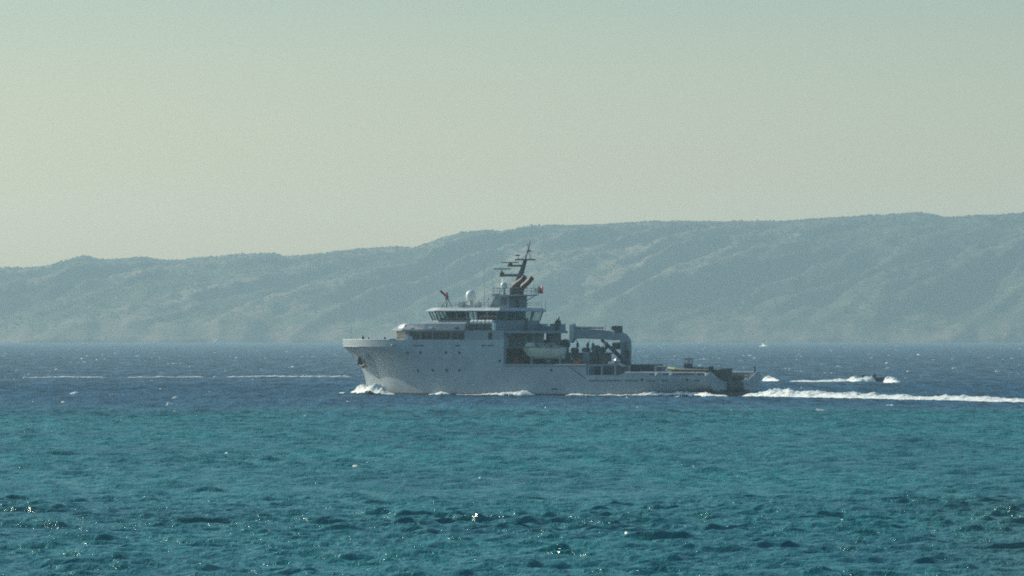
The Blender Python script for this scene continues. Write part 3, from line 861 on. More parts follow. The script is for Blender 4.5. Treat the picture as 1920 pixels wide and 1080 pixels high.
# aft edge coaming + boxes on the bridge deck
MB().box(33.5, 35.4, -6.1, -4.6, ZBD - 0.03, ZBD + 1.0).build('deck_house_box', 'grey', ship, bevel=0.04)
MB().box(34.2, 36.6, -4.4, -2.2, ZBD - 0.03, ZBD + 0.7).build('deck_house_box', 'mid', ship, bevel=0.04)
MB().box(38.0, 38.06, -2.6, -1.7, ZBD, ZBD + 1.9).build('aft_door', 'dark', ship)

# monitor (water cannon) with tripod
def monitor(px, foot, top, left, right, v, tip, tipr, red=None):
    r_ = MB()
    c = P3(*top, v)
    r_.tube([P3(left, foot, v + 0.5), c], 0.10, 6); r_.tube([P3(right, foot, v + 0.5), c], 0.10, 6); r_.tube([P3((left + right) / 2, foot, v - 1.0), c], 0.10, 6)
    a_ = P3(left, foot - 3, v + 0.45); b_ = P3(right, foot - 3, v + 0.45)
    r_.tube([a_, b_], 0.05, 6)
    o = r_.build('monitor_stand', 'mid', ship)
    MB().tube([c, P3(*tip, v)], [0.2, tipr], 8).build('monitor_barrel', 'dark', o, smooth=40)
    MB().lathe([(0.1, -0.35), (0.26, -0.25), (0.26, 0.2), (0.1, 0.3)], c, 10).build('monitor_body', 'dark', o, smooth=40)
    if red: MB().lathe([(0.05, -0.22), (0.22, -0.12), (0.22, 0.15), (0.05, 0.25)], P3(*red, v + 0.15), 10).build('monitor_motor', 'red', o, smooth=40)
monitor(838, 577, (838, 557), 826, 848, 3.0, (825.5, 545), 0.16, (837.5, 551))
o = MB().tube([P3(1041, 612, -4.4), P3(1046, 600, -4.4)], 0.3, 8).build('aft_monitor_body', 'dark', ship, smooth=40)
MB().tube([P3(1046, 601, -4.4), P3(1048.5, 594.5, -4.4)], [0.22, 0.10], 8).build('aft_monitor_barrel', 'dark', ship)
MB().tube([P3(1050, 610, -4.4), P3(1049, 601, -4.4)], 0.2, 8).build('aft_monitor_post', 'dark', ship)

# satellite domes
def dome(px, py_base, py_c, r, v, name='satellite_dome'):
    u, wc = S(px, py_c, v); wb_ = S(px, py_base, v)[1]
    pr = [(r * 0.62, -r * 1.05), (r * 0.92, -r * 0.8), (r, -r * 0.2)] + [(r * cos(a), r * sin(a)) for a in np.linspace(0, pi / 2, 7)]
    o = MB().lathe(pr, (u, v, wc), 20).build(name, 'white', ship, smooth=50)
    MB().lathe([(r * 0.55, wb_ - wc), (r * 0.35, -r * 1.25), (r * 0.7, -r * 1.04)], (u, v, wc), 12).build('dome_pedestal', 'light', o, smooth=40)
dome(883, 576, 553.5, 0.76, 1.0)
dome(945, 553, 535, 0.52, 1.6, 'small_satellite_dome')
for x0, x1, y0, y1, v in ((862, 870, 565, 576, 2.5), (893, 900, 568, 576, 2.0), (872, 894, 571.5, 576, 2.2)):
    a, w1 = S(x0, y0, v); b, w0 = S(x1, y1, v)
    MB().box(b, a, v - 0.5, v + 0.5, ZRT - 0.02, w1).build('roof_locker', 'light', ship, bevel=0.04)
for x, y0, y1, v, r in ((908, 576, 495, 1.0, 0.035), (924, 560, 512, -1.5, 0.035), (898, 576, 562, 3.2, 0.07), (915, 576, 560, 3.0, 0.05), (1023, 578, 563, -4.5, 0.05), (1001, 553, 525, -1.5, 0.04), (937, 553, 524, 0.6, 0.04)):
    u, w1 = S(x, y1, v); w0 = S(x, y0, v)[1]
    cap('whip_antenna' if y0 - y1 > 20 else 'roof_post', [(u, v, w0 - 0.1), (u, v, w1)], [r, r * 0.6], 'mid')
u, w = S(915, 561, 3.0)
MB().lathe([(0.05, -0.15), (0.16, 0), (0.05, 0.15)], (u, 3.0, w), 8).build('roof_beacon', 'orange', ship)

# handrails
def rail(name, pts, h, mat='mid', step=1.5, r=0.04, bars=(1.0, 0.55), parent=ship):
    mb = MB()
    for f in bars: mb.tube([(p[0], p[1], p[2] + h * f) for p in pts], r, 5)
    for a, b in zip(pts[:-1], pts[1:]):
        d = math.dist(a, b); n = max(1, int(d / step))
        for i in range(n + 1):
            q = [a[k] + (b[k] - a[k]) * i / n for k in range(3)]
            mb.tube([q, (q[0], q[1], q[2] + h)], r, 5)
    return mb.build(name, mat, parent)
rail('roof_rail', [(48.4, 6.0, ZRT), (37.8, 6.0, ZRT), (37.8, -6.0, ZRT)], 0.75, r=0.025)
rail('bridge_deck_rail', [(UB, 7.4, ZBD), (34.0, 6.7, ZBD), (33.4, 6.0, ZBD), (33.4, -4.4, ZBD)], 1.0, r=0.03)

# --- upper house, mast, funnels ----------------------------------------------------
ZP = S(960, 555, 2.5)[1]
uh = MB().plan([(38.1, 2.5), (41.7, 2.5), (42.3, 1.6), (42.3, -1.6), (41.7, -2.5), (38.1, -2.5)], ZRT - 0.05, ZP, [(38.1, 2.5), (40.6, 2.5), (41.2, 1.6), (41.2, -1.6), (40.6, -2.5), (38.1, -2.5)])
uho = uh.build('mast_house', 'mid', ship)
MB().plan([(36.4, 2.6), (41.0, 2.7), (41.5, 1.7), (41.5, -1.7), (41.0, -2.7), (36.4, -2.6)], ZP, ZP + 0.2).build('mast_platform', 'grey', uho)
MB().box(40.5, 41.5, 1.0, 2.2, ZP + 0.2, ZP + 0.42).build('platform_locker', 'light', uho, bevel=0.03)
MB().box(38.05, 38.1 - 0.03, -0.2, 0.7, ZRT, ZRT + 1.7).build('mast_house_door', 'dark', uho)
MB().box(38.5, 39.5, 2.5, 2.54, ZRT + 0.35, ZRT + 1.5).build('louvre_panel', 'dark', uho)
MB().box(40.0, 40.7, 2.5, 2.53, ZRT + 0.5, ZRT + 1.3).build('louvre_panel', 'grey', uho)
for y in (-2.2, 1.2): cap('platform_strut', [(38.0, y, ZRT + 1.1), (36.6, y, ZP)], 0.07, 'mid', uho)
rail('platform_rail', [(40.8, 2.5, ZP + 0.2), (36.5, 2.5, ZP + 0.2), (36.5, -2.5, ZP + 0.2)], 1.0, 'mid', 1.1, 0.035, parent=uho)
# two exhaust pipes bent aft
for v, dx in ((1.5, 0), (-1.5, 0)):
    off = 0 if v > 0 else 19.5
    pr = [(961 + off, 553), (961 + off, 543), (964 + off, 537), (970 + off, 531.5), (979 + off, 525), (984 + off * 0.78, 519)]
    if v < 0: pr = [(976.5, 553), (976.5, 545), (979, 540), (984, 535), (991, 529), (997.5, 521.5)]
    pts = [P3(x, y, v) for x, y in pr]
    o = MB().tube(pts, [0.46, 0.46, 0.45, 0.42, 0.38, 0.35], 12).build('exhaust_funnel', 'rust', ship, smooth=50)
    a, b = mathutils.Vector(pts[-2]), mathutils.Vector(pts[-1]); d = (b - a).normalized()
    MB().tube([b - d * 0.35, b + d * 0.05], 0.38, 12).build('funnel_tip', 'black', o, smooth=50)
# raked mast
m0, m1 = P3(964, 552, 0), P3(985, 488, 0)
mast = MB()
def mast_sec(c, hx, hy): return [(c[0] + hx, c[1] + hy, c[2]), (c[0] + hx, c[1] - hy, c[2]), (c[0] - hx, c[1] - hy, c[2]), (c[0] - hx, c[1] + hy, c[2])]
mast.add(mast_sec(m0, 0.52, 0.4) + mast_sec(m1, 0.22, 0.2), [(3, 2, 1, 0), (4, 5, 6, 7), (0, 1, 5, 4), (1, 2, 6, 5), (2, 3, 7, 6), (3, 0, 4, 7)])
masto = mast.build('mast', 'dark', ship, bevel=0.04)
def mb_box_px(name, x0, x1, y0, y1, v0, v1, mat, parent, bevel=0.02):
    vm = (v0 + v1) / 2
    a, w1 = S(x0, y0, vm); b, w0 = S(x1, y1, vm)
    return MB().box(b, a, v0, v1, w0, w1).build(name, mat, parent, bevel=bevel)
mb_box_px('masthead_platform', 972, 998, 485.5, 488, -0.9, 0.9, 'dark', masto)
cap('topmast', [P3(984.5, 487, 0), P3(995, 452, 0)], [0.13, 0.05], 'dark', masto)
cap('topmast_antenna', [P3(992, 468, 0), P3(989, 457, 0)], 0.05, 'dark', masto)
cap('topmast_stay', [P3(996, 487, 0.3), P3(990, 470, 0)], 0.05, 'dark', masto)
cap('topmast_stay', [P3(976, 487, -0.3), P3(988, 476, 0)], 0.035, 'dark', masto)
cap('masthead_antenna', [P3(972.5, 487, 0.3), P3(971.5, 477.5, 0.3)], 0.05, 'dark', masto)
mb_box_px('masthead_lamp', 968, 974, 477.5, 480, 0.2, 0.5, 'dark', masto)
mb_box_px('masthead_lamp', 989, 995, 469, 472, -0.15, 0.15, 'dark', masto)
for (x0, x1, y0, y1, xc, yt, bx0, bx1, by) in ((938, 974, 514, 518.5, 941, 506, 926, 956, 504.3), (953, 979, 496.5, 500, 956.5, 493, 941, 972, 492.3)):
    arm = mb_box_px('radar_arm', x0, x1, y0, y1, -0.25, 0.25, 'dark', masto)
    c = P3(xc, y0, 0); t_ = S(xc, yt, 0)[1]
    MB().lathe([(0.36, -0.2), (0.36, 0.18), (0.12, 0.35), (0.10, max(0.36, t_ - c[2]))], c, 10).build('radar_motor', 'dark', arm, smooth=40)
    a, wz = S(bx0, by, 0); b, _ = S(bx1, by, 0)
    MB().box(b, a, -0.1, 0.1, wz - 0.07, wz + 0.08).build('radar_scanner', 'dark', arm)
cap('signal_yard', [P3(924, 540, 0.5), P3(938, 541, 0.5)], 0.04, 'mid', masto)
cap('mast_stay', [P3(942, 520, 0), P3(942, 530, 0.6)], 0.05, 'light', masto)
lad = MB()
for dx in (0, 4): lad.tube([P3(1003 + dx, 541, -2.3), P3(1005.5 + dx, 553, -2.3)], 0.04, 5)
for k in range(4): lad.tube([P3(1003.4 + k * 0.7, 543 + k * 3, -2.3), P3(1007.4 + k * 0.7, 543 + k * 3, -2.3)], 0.03, 5)
lad.build('ladder', 'dark', ship)

# --- boat bay amidships ------------------------------------------------------------
ZMD = W_MID - 0.12
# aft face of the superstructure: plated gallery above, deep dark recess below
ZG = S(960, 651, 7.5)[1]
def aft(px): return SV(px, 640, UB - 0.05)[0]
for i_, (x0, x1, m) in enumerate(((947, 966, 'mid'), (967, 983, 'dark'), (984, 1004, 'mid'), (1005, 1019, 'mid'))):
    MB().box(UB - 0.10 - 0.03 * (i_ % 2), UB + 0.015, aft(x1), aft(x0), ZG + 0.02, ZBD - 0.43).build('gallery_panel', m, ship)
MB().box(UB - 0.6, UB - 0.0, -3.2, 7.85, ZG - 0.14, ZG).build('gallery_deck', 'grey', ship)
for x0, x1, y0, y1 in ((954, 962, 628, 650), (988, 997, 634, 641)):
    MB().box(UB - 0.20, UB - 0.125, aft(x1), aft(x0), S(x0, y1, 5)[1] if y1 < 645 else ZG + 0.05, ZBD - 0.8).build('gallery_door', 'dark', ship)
# recess walls
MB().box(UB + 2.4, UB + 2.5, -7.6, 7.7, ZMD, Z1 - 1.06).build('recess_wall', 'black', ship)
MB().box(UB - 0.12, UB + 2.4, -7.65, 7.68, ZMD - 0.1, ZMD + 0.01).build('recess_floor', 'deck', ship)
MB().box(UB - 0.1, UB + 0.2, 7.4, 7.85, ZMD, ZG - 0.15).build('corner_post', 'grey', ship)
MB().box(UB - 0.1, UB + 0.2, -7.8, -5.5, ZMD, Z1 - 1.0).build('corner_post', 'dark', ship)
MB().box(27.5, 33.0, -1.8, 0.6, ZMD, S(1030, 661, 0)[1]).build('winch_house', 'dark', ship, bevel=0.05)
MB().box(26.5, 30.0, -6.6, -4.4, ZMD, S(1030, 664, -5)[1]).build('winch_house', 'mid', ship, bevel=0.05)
# hose reel by the pillar
c = P3(1060, 645, -4.0)
MB().tube([(c[0], -4.3, c[2]), (c[0], -3.7, c[2])], 0.72, 18).build('hose_reel', 'dark', ship, smooth=40)
MB().box(c[0] - 0.5, c[0] + 0.5, -4.25, -3.75, ZMD, c[2] - 0.5).build('reel_stand', 'dark', ship)
# cradle under the workboat
cr = MB()
for x in (997, 1050):
    u, _ = S(x, 672, 6.4); cr.box(u - 0.10, u + 0.10, 6.2, 6.5, ZMD, S(x, 664 if x > 1000 else 668, 6.4)[1])
cr.build('boat_cradle', 'grey', ship)
fix_normals(MB().side(PS([(1013, 666), (1036, 664), (1034, 679), (1028, 680)], 5.0), 4.8, 5.2).build('cradle_web', 'grey', ship))
# deck gear abaft the bay
rr_ = random.Random(4)
mb_box_px('winch_bed', 1070, 1146, 661, 664, 2.5, 3.5, 'dark', ship)
for x in (1076, 1098, 1120, 1137):
    u, w = S(x, 664, 3.0); MB().box(u - 0.12, u + 0.12, 2.7, 3.3, 2.25 if u < U_STEP1 else ZMD, w + 0.05).build('winch_bed_leg', 'dark', ship)
for x, y, r in ((1078, 657, 0.42), (1099, 657, 0.45), (1117, 654, 0.55), (1128, 656, 0.45)):
    c = P3(x, y, 3.0)
    o = MB().tube([(c[0], 2.5, c[2]), (c[0], 3.5, c[2])], r, 12).build('winch_drum', 'dark', ship, smooth=40)
    MB().box(c[0] - 0.12, c[0] + 0.12, 2.55, 3.45, c[2] - r - 0.4, c[2]).build('winch_bracket', 'mid', o)
mb_box_px('winch_housing', 1128, 1143, 664, 678, 2.4, 3.4, 'dark', ship)
mb_box_px('winch_housing', 1098, 1110, 660, 684, 2.2, 3.6, 'mid', ship)
mb_box_px('storage_locker', 1062, 1072, 662, 683, 3.4, 5.0, 'dark', ship)
for x0, y0, x1, y1, r in ((1083, 660, 1082, 638, 0.06), (1101, 652, 1106, 637, 0.05), (1111, 652, 1112, 637, 0.05), (1136, 662, 1135, 640, 0.05), (1128, 652, 1140, 641, 0.05), (1145, 668, 1128, 660, 0.05)):
    cap('crane_stay', [P3(x0, y0, 2.0), P3(x1, y1, 1.0)], r, 'dark')
for x, y in ((1083, 647), (1102, 647), (1112, 648), (1137, 650)):
    c = P3(x, y, 2.0); MB().lathe([(0.08, -0.4), (0.22, -0.25), (0.22, 0.25), (0.08, 0.4)], c, 8).build('hoist_block', 'dark', ship)
# slanting ramp strut
cap('slanting_strut', [P3(1068, 664, 4.5), P3(1074, 675, 4.5)], 0.1, 'light')

# --- knuckle-boom crane --------------------------------------------------------------
VC = -1.0
cu, _ = S(1173, 650, VC)
crane = MB().side(PS([(1165, 638), (1152, 632), (1153, 624), (1166, 623), (1174, 628), (1180, 635.5), (1181.5, 642), (1181.5, 672), (1178, 677), (1168, 677), (1166, 660)], VC), VC - 0.42, VC + 0.42)
craneo = crane.build('crane', 'grey', ship, bevel=0.04)
fix_normals(craneo)
craneo['label'] = 'grey folded deck crane with box boom'
MB().lathe([(0.95, 2.25), (0.85, 3.0), (0.85, S(1173, 676, VC)[1])], (cu, VC, 0), 16).build('crane_pedestal', 'dark', craneo, smooth=40)
fix_normals(MB().side(PS([(1072, 609), (1077, 608), (1080, 613.5), (1135, 619.5), (1158, 622.5), (1166, 624), (1164, 637), (1150, 638), (1125, 636), (1090, 634.5), (1080, 635), (1074, 642), (1070.5, 641)], VC), VC - 0.26, VC + 0.26).build('crane_boom', 'grey', craneo, bevel=0.05))
fix_normals(MB().side(PS([(1070, 610), (1077, 607), (1079, 634), (1073, 643), (1070, 642)], VC), VC - 0.36, VC + 0.36).build('boom_end_plate', 'light', craneo))
cap('boom_pipe', [P3(1080, 614, VC + 0.2), P3(1131, 614.8, VC + 0.2)], 0.16, 'mid', craneo)
cap('boom_pipe', [P3(1106, 617.5, VC + 0.5), P3(1130, 618.5, VC + 0.5)], 0.08, 'light', craneo)
cap('lifting_cylinder', [P3(1128, 637, VC + 0.3), P3(1150, 657, VC + 0.3), P3(1168, 674, VC + 0.3)], [0.22, 0.28, 0.36], 'dark', craneo)
c = P3(1153.5, 615.5, VC)
MB().tube([(c[0], VC - 0.5, c[2]), (c[0], VC + 0.5, c[2])], 0.38, 12).build('crane_winch', 'dark', craneo, smooth=40)
mb_box_px('winch_frame', 1155, 1164.5, 611, 624, VC - 0.45, VC + 0.45, 'dark', craneo)
mb_box_px('hydraulic_tank', 1150, 1163, 642, 655, VC - 0.5, VC + 0.5, 'dark', craneo, 0.2)
mb_box_px('crane_cab', 1166, 1172, 640, 664, VC + 0.42, VC + 0.7, 'mid', craneo)
mb_box_px('hydraulic_box', 1173, 1180, 657, 672, VC + 0.42, VC + 0.6, 'dark', craneo)
for x in (1135, 1144):
    cap('boom_antenna', [P3(x, 621, VC), P3(x, 606, VC)], 0.025, 'mid', craneo)
# bright sheave and folded jib at the crane's foot
cap('stowed_jib', [P3(1148, 680, 4.5), P3(1160, 682, 4.5), P3(1180, 692.5, 4.5)], [0.3, 0.28, 0.2], 'light')
c = P3(1157, 677, 4.6)
MB().lathe([(0.1, -0.4), (0.42, -0.25), (0.45, 0.1), (0.25, 0.4), (0.05, 0.45)], c, 12).build('polished_sheave', 'steel', ship, smooth=60)

# --- aft rails and posts ------------------------------------------------------------
def vh(u, w): return float(hb(u, w)) - 0.25
ZR = S(1130, 684, 7.6)[1]
for x in (1105, 1130, 1155, 1181):
    u, _ = S(x, 695, 7.6); MB().box(u - 0.12, u + 0.12, vh(u, 3), vh(u, 3) + 0.2, W_AFT - 0.1, ZR).build('bulwark_post', 'grey', ship)
a = U_STEP1; b = S(1157, 690, 7.6)[0]
MB().box(b, a, 7.45, 7.62, ZR - 0.1, ZR + 0.08).build('bulwark_top_rail', 'grey', ship)
b2, a2 = S(1228, 690, 5.5)[0], S(1108, 690, 5.5)[0]
MB().box(S(1183, 690, 5.6)[0], a2, 5.5, 5.7, 2.25, ZR - 0.25).build('cargo_rail_wall', 'dark', ship)
MB().box(S(1183, 690, -5.6)[0], a2, -5.7, -5.5, 2.25, ZR - 0.25).build('cargo_rail_wall', 'dark', ship)
# portal frame abaft the container
for x0, x1, y0, y1, m in ((1228, 1250, 686, 688, 'light'), (1240.5, 1246, 688, 699, 'mid'), (1228, 1230, 686, 699, 'light')):
    mb_box_px('portal_frame', x0, x1, y0, y1, 3.0, 3.4, m, ship)
cap('portal_brace', [P3(1249, 687, 3.2), P3(1256, 692, 3.2)], 0.1, 'light')
cap('hanging_cable', [on_hull(1065, 686, 0.04), on_hull(1080, 697, 0.04), on_hull(1098, 710, 0.04)], 0.035, 'black')
MB().box(9.0, 13.5, -6.5, -5.0, 2.25, 3.3).build('deck_box', 'dark', ship, bevel=0.04)

# ------------------------------------------------------------------ boats
def boat_shell(L, Bm, D, bow_rake=0.9, sheer_up=0.25, n=18, m=7, full=2.2, stern=0.85, deadrise=0.35):
    """boat hull with pointed bow; x forward from stern, z = 0 at the keel"""
    vs, fs = [], []
    for i in range(n + 1):
        x = i / n
        half = Bm / 2 * (1 - x ** full * 0.97) * (stern + (1 - stern) * min(1, x * 3))
        top = D * (1 + sheer_up * x ** 2)
        kz = D * 0.55 * max(0, (x - 0.75) / 0.25) ** 2
        row = []
        for j in range(-m, m + 1):
            t = abs(j) / m
            y = half * (t ** 0.6 if t < 1 else 1)
            z = kz + (top - kz) * (t ** 2.0 * (1 - deadrise) + deadrise * t)
            row.append((x * L - bow_rake * (1 - z / top) * x ** 4, math.copysign(y, j) if j else 0, z))
        vs += row
    w = 2 * m + 1
    for i in range(n):
        fs += [(i * w + j, i * w + j + 1, (i + 1) * w + j + 1, (i + 1) * w + j) for j in range(w - 1)]
    fs.append(tuple(range(w)))                                    # transom
    return vs, fs
def boat_hull(L, Bm, D, mat, parent, name='hull', th=0.06, **kw):
    o = MB().add(*boat_shell(L, Bm, D, **kw)).build(name, mat, parent, smooth=40)
    fix_normals(o)
    md = o.modifiers.new('plate', 'SOLIDIFY'); md.thickness = th; md.offset = -1
    return o
def boat_deck(L, Bm, z, mat, parent, full=2.2, stern=0.85, x1=0.93):
    p = []
    for i in range(13):
        x = x1 * i / 12; p.append((x * L + 0.03, Bm / 2 * (1 - x ** full * 0.97) * (stern + (1 - stern) * min(1, x * 3)) - 0.08))
    return MB().plan(mir(p) if abs(p[-1][1]) < 1e-6 else p + [(a, -b) for a, b in reversed(p)], z - 0.05, z).build('deck', mat, parent)

# the pale workboat stowed in the ship's side
uA, wA = S(1056, 672, 5.6); uF, _ = S(976, 650, 5.6)
wk = S(1015, 673.5, 5.6)[1]; wt = S(1015, 650, 5.6)[1]
wbt = ship_thing('workboat', (uA, 5.6, wk))
tag(wbt, 'off-white workboat stowed in the bay amidships of the grey ship', 'boat')
LB = uF - uA
boat_hull(LB, 2.5, (wt - wk) * 0.94, 'boat', wbt, sheer_up=0.12, bow_rake=1.4, full=3.2)
boat_deck(LB, 2.5, (wt - wk) * 0.86, 'mid', wbt, full=3.2)
MB().tube([(x, 1.22 * (1 - (x / LB) ** 3.2 * 0.9) * min(1, 0.85 + x / LB * 0.45) + 0.05, (wt - wk) * (0.92 + 0.11 * (x / LB) ** 2)) for x in np.linspace(0.1, LB * 0.97, 14)], 0.09, 6).build('rubbing_strake', 'mid', wbt)
fix_normals(MB().side([(LB * 0.70, wt - wk - 0.1), (LB * 0.86, wt - wk - 0.05), (LB * 0.80, wt - wk + 0.55), (LB * 0.74, wt - wk + 0.6)], -0.6, 0.6).build('windscreen', 'boat', wbt))
MB().box(LB * 0.28, LB * 0.52, -0.6, 0.6, wt - wk - 0.2, wt - wk + 0.35).build('engine_box', 'mid', wbt, bevel=0.08)
MB().box(LB * 0.05, LB * 0.2, -0.7, 0.7, wt - wk - 0.2, wt - wk + 0.2).build('stern_seat', 'mid', wbt, bevel=0.05)
rail('grab_rail', [(LB * 0.1, 1.0, wt - wk), (LB * 0.6, 1.1, wt - wk)], 0.5, 'light', 1.0, 0.025, (1.0,), parent=wbt)

# inflatable boat on the aft deck
uA, wA = S(1336, 697, 3.6); uF, _ = S(1253, 690, 3.6)
rib = ship_thing('inflatable_boat', (uA, 3.6, wA - 0.75))
tag(rib, 'dark inflatable boat with yellow-green bow on the aft deck of the ship', 'boat')
LR = uF - uA
boat_hull(LR * 0.94, 1.9, 0.8, 'dark', rib, sheer_up=0.2)
MB().tube([(x, 0.98 * (1 - (x / LR) ** 2.6), 0.95 + 0.28 * (x / LR) ** 3) for x in np.linspace(0, LR * 0.80, 9)], 0.25, 10).build('side_tube', 'dark', rib, smooth=50)
MB().tube([(x, -0.98 * (1 - (x / LR) ** 2.6), 0.95 + 0.28 * (x / LR) ** 3) for x in np.linspace(0, LR * 0.80, 9)], 0.25, 10).build('side_tube', 'dark', rib, smooth=50)
xs_ = np.linspace(LR * 0.80, LR * 0.985, 6)
MB().tube([(x, 0.98 * (1 - (x / LR) ** 2.6), 0.95 + 0.28 * (x / LR) ** 3) for x in xs_] + [(x, -0.98 * (1 - (x / LR) ** 2.6), 0.95 + 0.28 * (x / LR) ** 3) for x in xs_[::-1]], 0.26, 10).build('bow_tube', 'yellow', rib, smooth=50)
MB().box(LR * 0.48, LR * 0.62, -0.45, 0.45, 0.8, 1.95).build('console', 'navy', rib, bevel=0.06)
fr_ = MB()
for x in (LR * 0.49, LR * 0.585):
    fr_.tube([(x, 0.4, 1.9), (x, 0.4, 2.65), (x, -0.4, 2.65), (x, -0.4, 1.9)], 0.06, 6)
fr_.tube([(LR * 0.46, 0, 2.66), (LR * 0.63, 0, 2.66)], 0.09, 6); fr_.tube([(LR * 0.53, 0, 2.66), (LR * 0.53, 0, 2.95)], 0.05, 6)
fr_.build('console_frame', 'dark', rib)
MB().box(LR * 0.22, LR * 0.44, -0.35, 0.35, 0.8, 1.42).build('seat', 'black', rib, bevel=0.08)
MB().box(LR * 0.10, LR * 0.18, -0.5, 0.5, 0.8, 1.35).build('seat', 'black', rib, bevel=0.08)
MB().box(0.0, LR * 0.07, -0.4, 0.4, 0.9, 1.55).build('outboard_engine', 'black', rib, bevel=0.08)

# dark container
a, w1 = S(1184, 683, 3.4); b, _ = S(1226, 683, 3.4)
ct = ship_thing('cargo_container', ((a + b) / 2, 2.2, 2.25))
tag(ct, 'dark blue cargo container on the aft deck beside the crane', 'container')
hl = (a - b) / 2
MB().box(-hl, hl, -1.2, 1.2, 0.0, w1 - 2.25).build('container_body', 'navy', ct)
cg = MB()
for x in np.linspace(-hl + 0.1, hl - 0.1, 14): cg.box(x - 0.04, x + 0.04, 1.2, 1.25, 0.1, w1 - 2.35)
cg.build('corrugated_side', 'navy', ct)
for x in (-hl, hl):
    for y in (-1.2, 1.2): MB().box(x - 0.07, x + 0.07, y - 0.07, y + 0.07, 0, w1 - 2.23).build('corner_post', 'navy', ct)

# life raft canisters
for i, nm in enumerate(('foremost', 'middle', 'aftmost')):
    x0 = 882.5 + i * 14.6
    a, w = S(x0 + 0.4, 604, 7.1); b, _ = S(x0 + 13.6, 604, 7.1)
    rf = ship_thing('life_raft_canister', ((a + b) / 2, 7.1, ZBD + 0.05))
    tag(rf, f'{nm} of the three white life raft canisters below the bridge windows', 'life raft', 'life raft canisters in a row on the port side')
    h = (a - b) / 2; zc = w - ZBD - 0.05
    MB().tube([(-h, 0, zc), (-h + 0.12, 0, zc), (h - 0.12, 0, zc), (h, 0, zc)], [0.2, 0.34, 0.34, 0.2], 12).build('canister', 'white', rf, smooth=40)
    MB().tube([(-0.05, 0, zc), (0.05, 0, zc)], 0.355, 12).build('strap', 'mid', rf)
    MB().box(-h * 0.7, h * 0.7, -0.2, 0.2, 0, zc - 0.3).build('cradle', 'dark', rf)

# orange bundles on deck
for x, y, v, nm, sc in ((1082.5, 677, 4.6, 'orange heap of gear on deck below the crane boom tip', 1.0), (1120.5, 671, 1.9, 'red-orange upright bundle on deck behind the crane stays', 0.8), (968, 677, 5.8, 'small dark red canister in the shadow of the boat bay', 0.5)):
    u, w = S(x, y, v)
    zb = (ZMD if u > U_STEP1 else 2.25)
    ob = ship_thing('deck_bundle', (u, v, zb))
    tag(ob, nm, 'bundle')
    rg = random.Random(int(x)); mb = MB(); H = max(0.5, w - zb + 0.15)
    for k in range(7): mb.blob((rg.uniform(-0.55, 0.55) * sc, rg.uniform(-0.3, 0.3), 0.25 + rg.uniform(0, max(0.05, H - 0.4))), 0.42 * sc, 0.35, 0.3, rg)
    mb.build('wrapped_gear', 'orange' if sc > 0.6 else 'red', ob, smooth=60)
    MB().tube([(-0.6 * sc, 0.33, 0.3), (0, 0.42, 0.42), (0.6 * sc, 0.33, 0.3)], 0.05, 6).build('lashing', 'dark', ob)

# flag at the mast platform
u, w = S(1011, 552, -2.4)
fl = ship_thing('flag', (u + 0.1, -2.4, w - 0.2))
tag(fl, 'small blue, white and red flag flying abaft the mast platform', 'flag')
MB().tube([(0.1, 0, 0), (0.1, 0, 1.5)], 0.03, 6).build('flagstaff', 'mid', fl)
for k, m in enumerate(('navy', 'white', 'red')):
    x0, x1 = [(0.1, 0.03), (0.03, -0.12), (-0.12, -0.82)][k]
    vs, fs = [], []
    for i in range(5):
        x = x0 + (x1 - x0) * i / 4
        for z in (0.35, 0.9, 1.42): vs.append((x, 0.16 * sin(x * 7), z - 0.06 * (0.1 - x)))
    fs = [(i * 3 + j, i * 3 + j + 3, i * 3 + j + 4, i * 3 + j + 1) for i in range(4) for j in (0, 1)]
    f_ = MB().add(vs, fs).build('flag_band', m, fl, smooth=60); f_.modifiers.new('cloth', 'SOLIDIFY').thickness = 0.012

# small motorboat throwing spray, right
my = water_y(715); mx = world_x(1620, my)
mo = empty('motorboat', (mx, my, -0.05), radians(-12))
tag(mo, 'small dark motorboat half hidden in spray right of the ship', 'boat')
boat_hull(5.2, 1.9, 0.75, 'dark', mo)
boat_deck(5.2, 1.9, 0.55, 'mid', mo)
MB().box(1.6, 2.4, -0.4, 0.4, 0.55, 1.35).build('console', 'dark', mo, bevel=0.06)
fix_normals(MB().side([(2.2, 1.3), (2.5, 1.3), (2.2, 1.75), (2.1, 1.75)], -0.4, 0.4).build('windscreen', 'pane', mo))
MB().box(0.8, 1.4, -0.35, 0.35, 0.55, 1.1).build('seat', 'black', mo, bevel=0.06)
MB().box(-0.35, 0.1, -0.25, 0.25, 0.2, 1.3).build('outboard_engine', 'black', mo, bevel=0.08)

# sailing yacht at anchor far right
sy = water_y(651.5); sx_ = world_x(1424.5, sy)
sb = empty('sailing_yacht', (sx_ + 1.0, sy + 3, -0.25), radians(-62))
tag(sb, 'tiny white sailing yacht with bare mast far off below the hills', 'sailboat')
boat_hull(10.5, 3.3, 1.45, 'white', sb)
boat_deck(10.5, 3.3, 1.35, 'white', sb)
MB().plan([(2.5, 1.1), (6.8, 0.8), (6.8, -0.8), (2.5, -1.1)], 1.3, 2.0, [(2.8, 0.9), (6.3, 0.6), (6.3, -0.6), (2.8, -0.9)]).build('cabin', 'white', sb)
MB().tube([(5.6, 0, 1.3), (5.6, 0, 15.5)], [0.16, 0.10], 8).build('mast', 'light', sb)
MB().tube([(5.6, 0, 2.6), (1.2, 0, 2.7)], [0.22, 0.2], 8).build('boom', 'white', sb)
MB().tube([(10.3, 0, 1.8), (5.6, 0, 15.2)], 0.07, 6).build('furled_jib', 'white', sb)
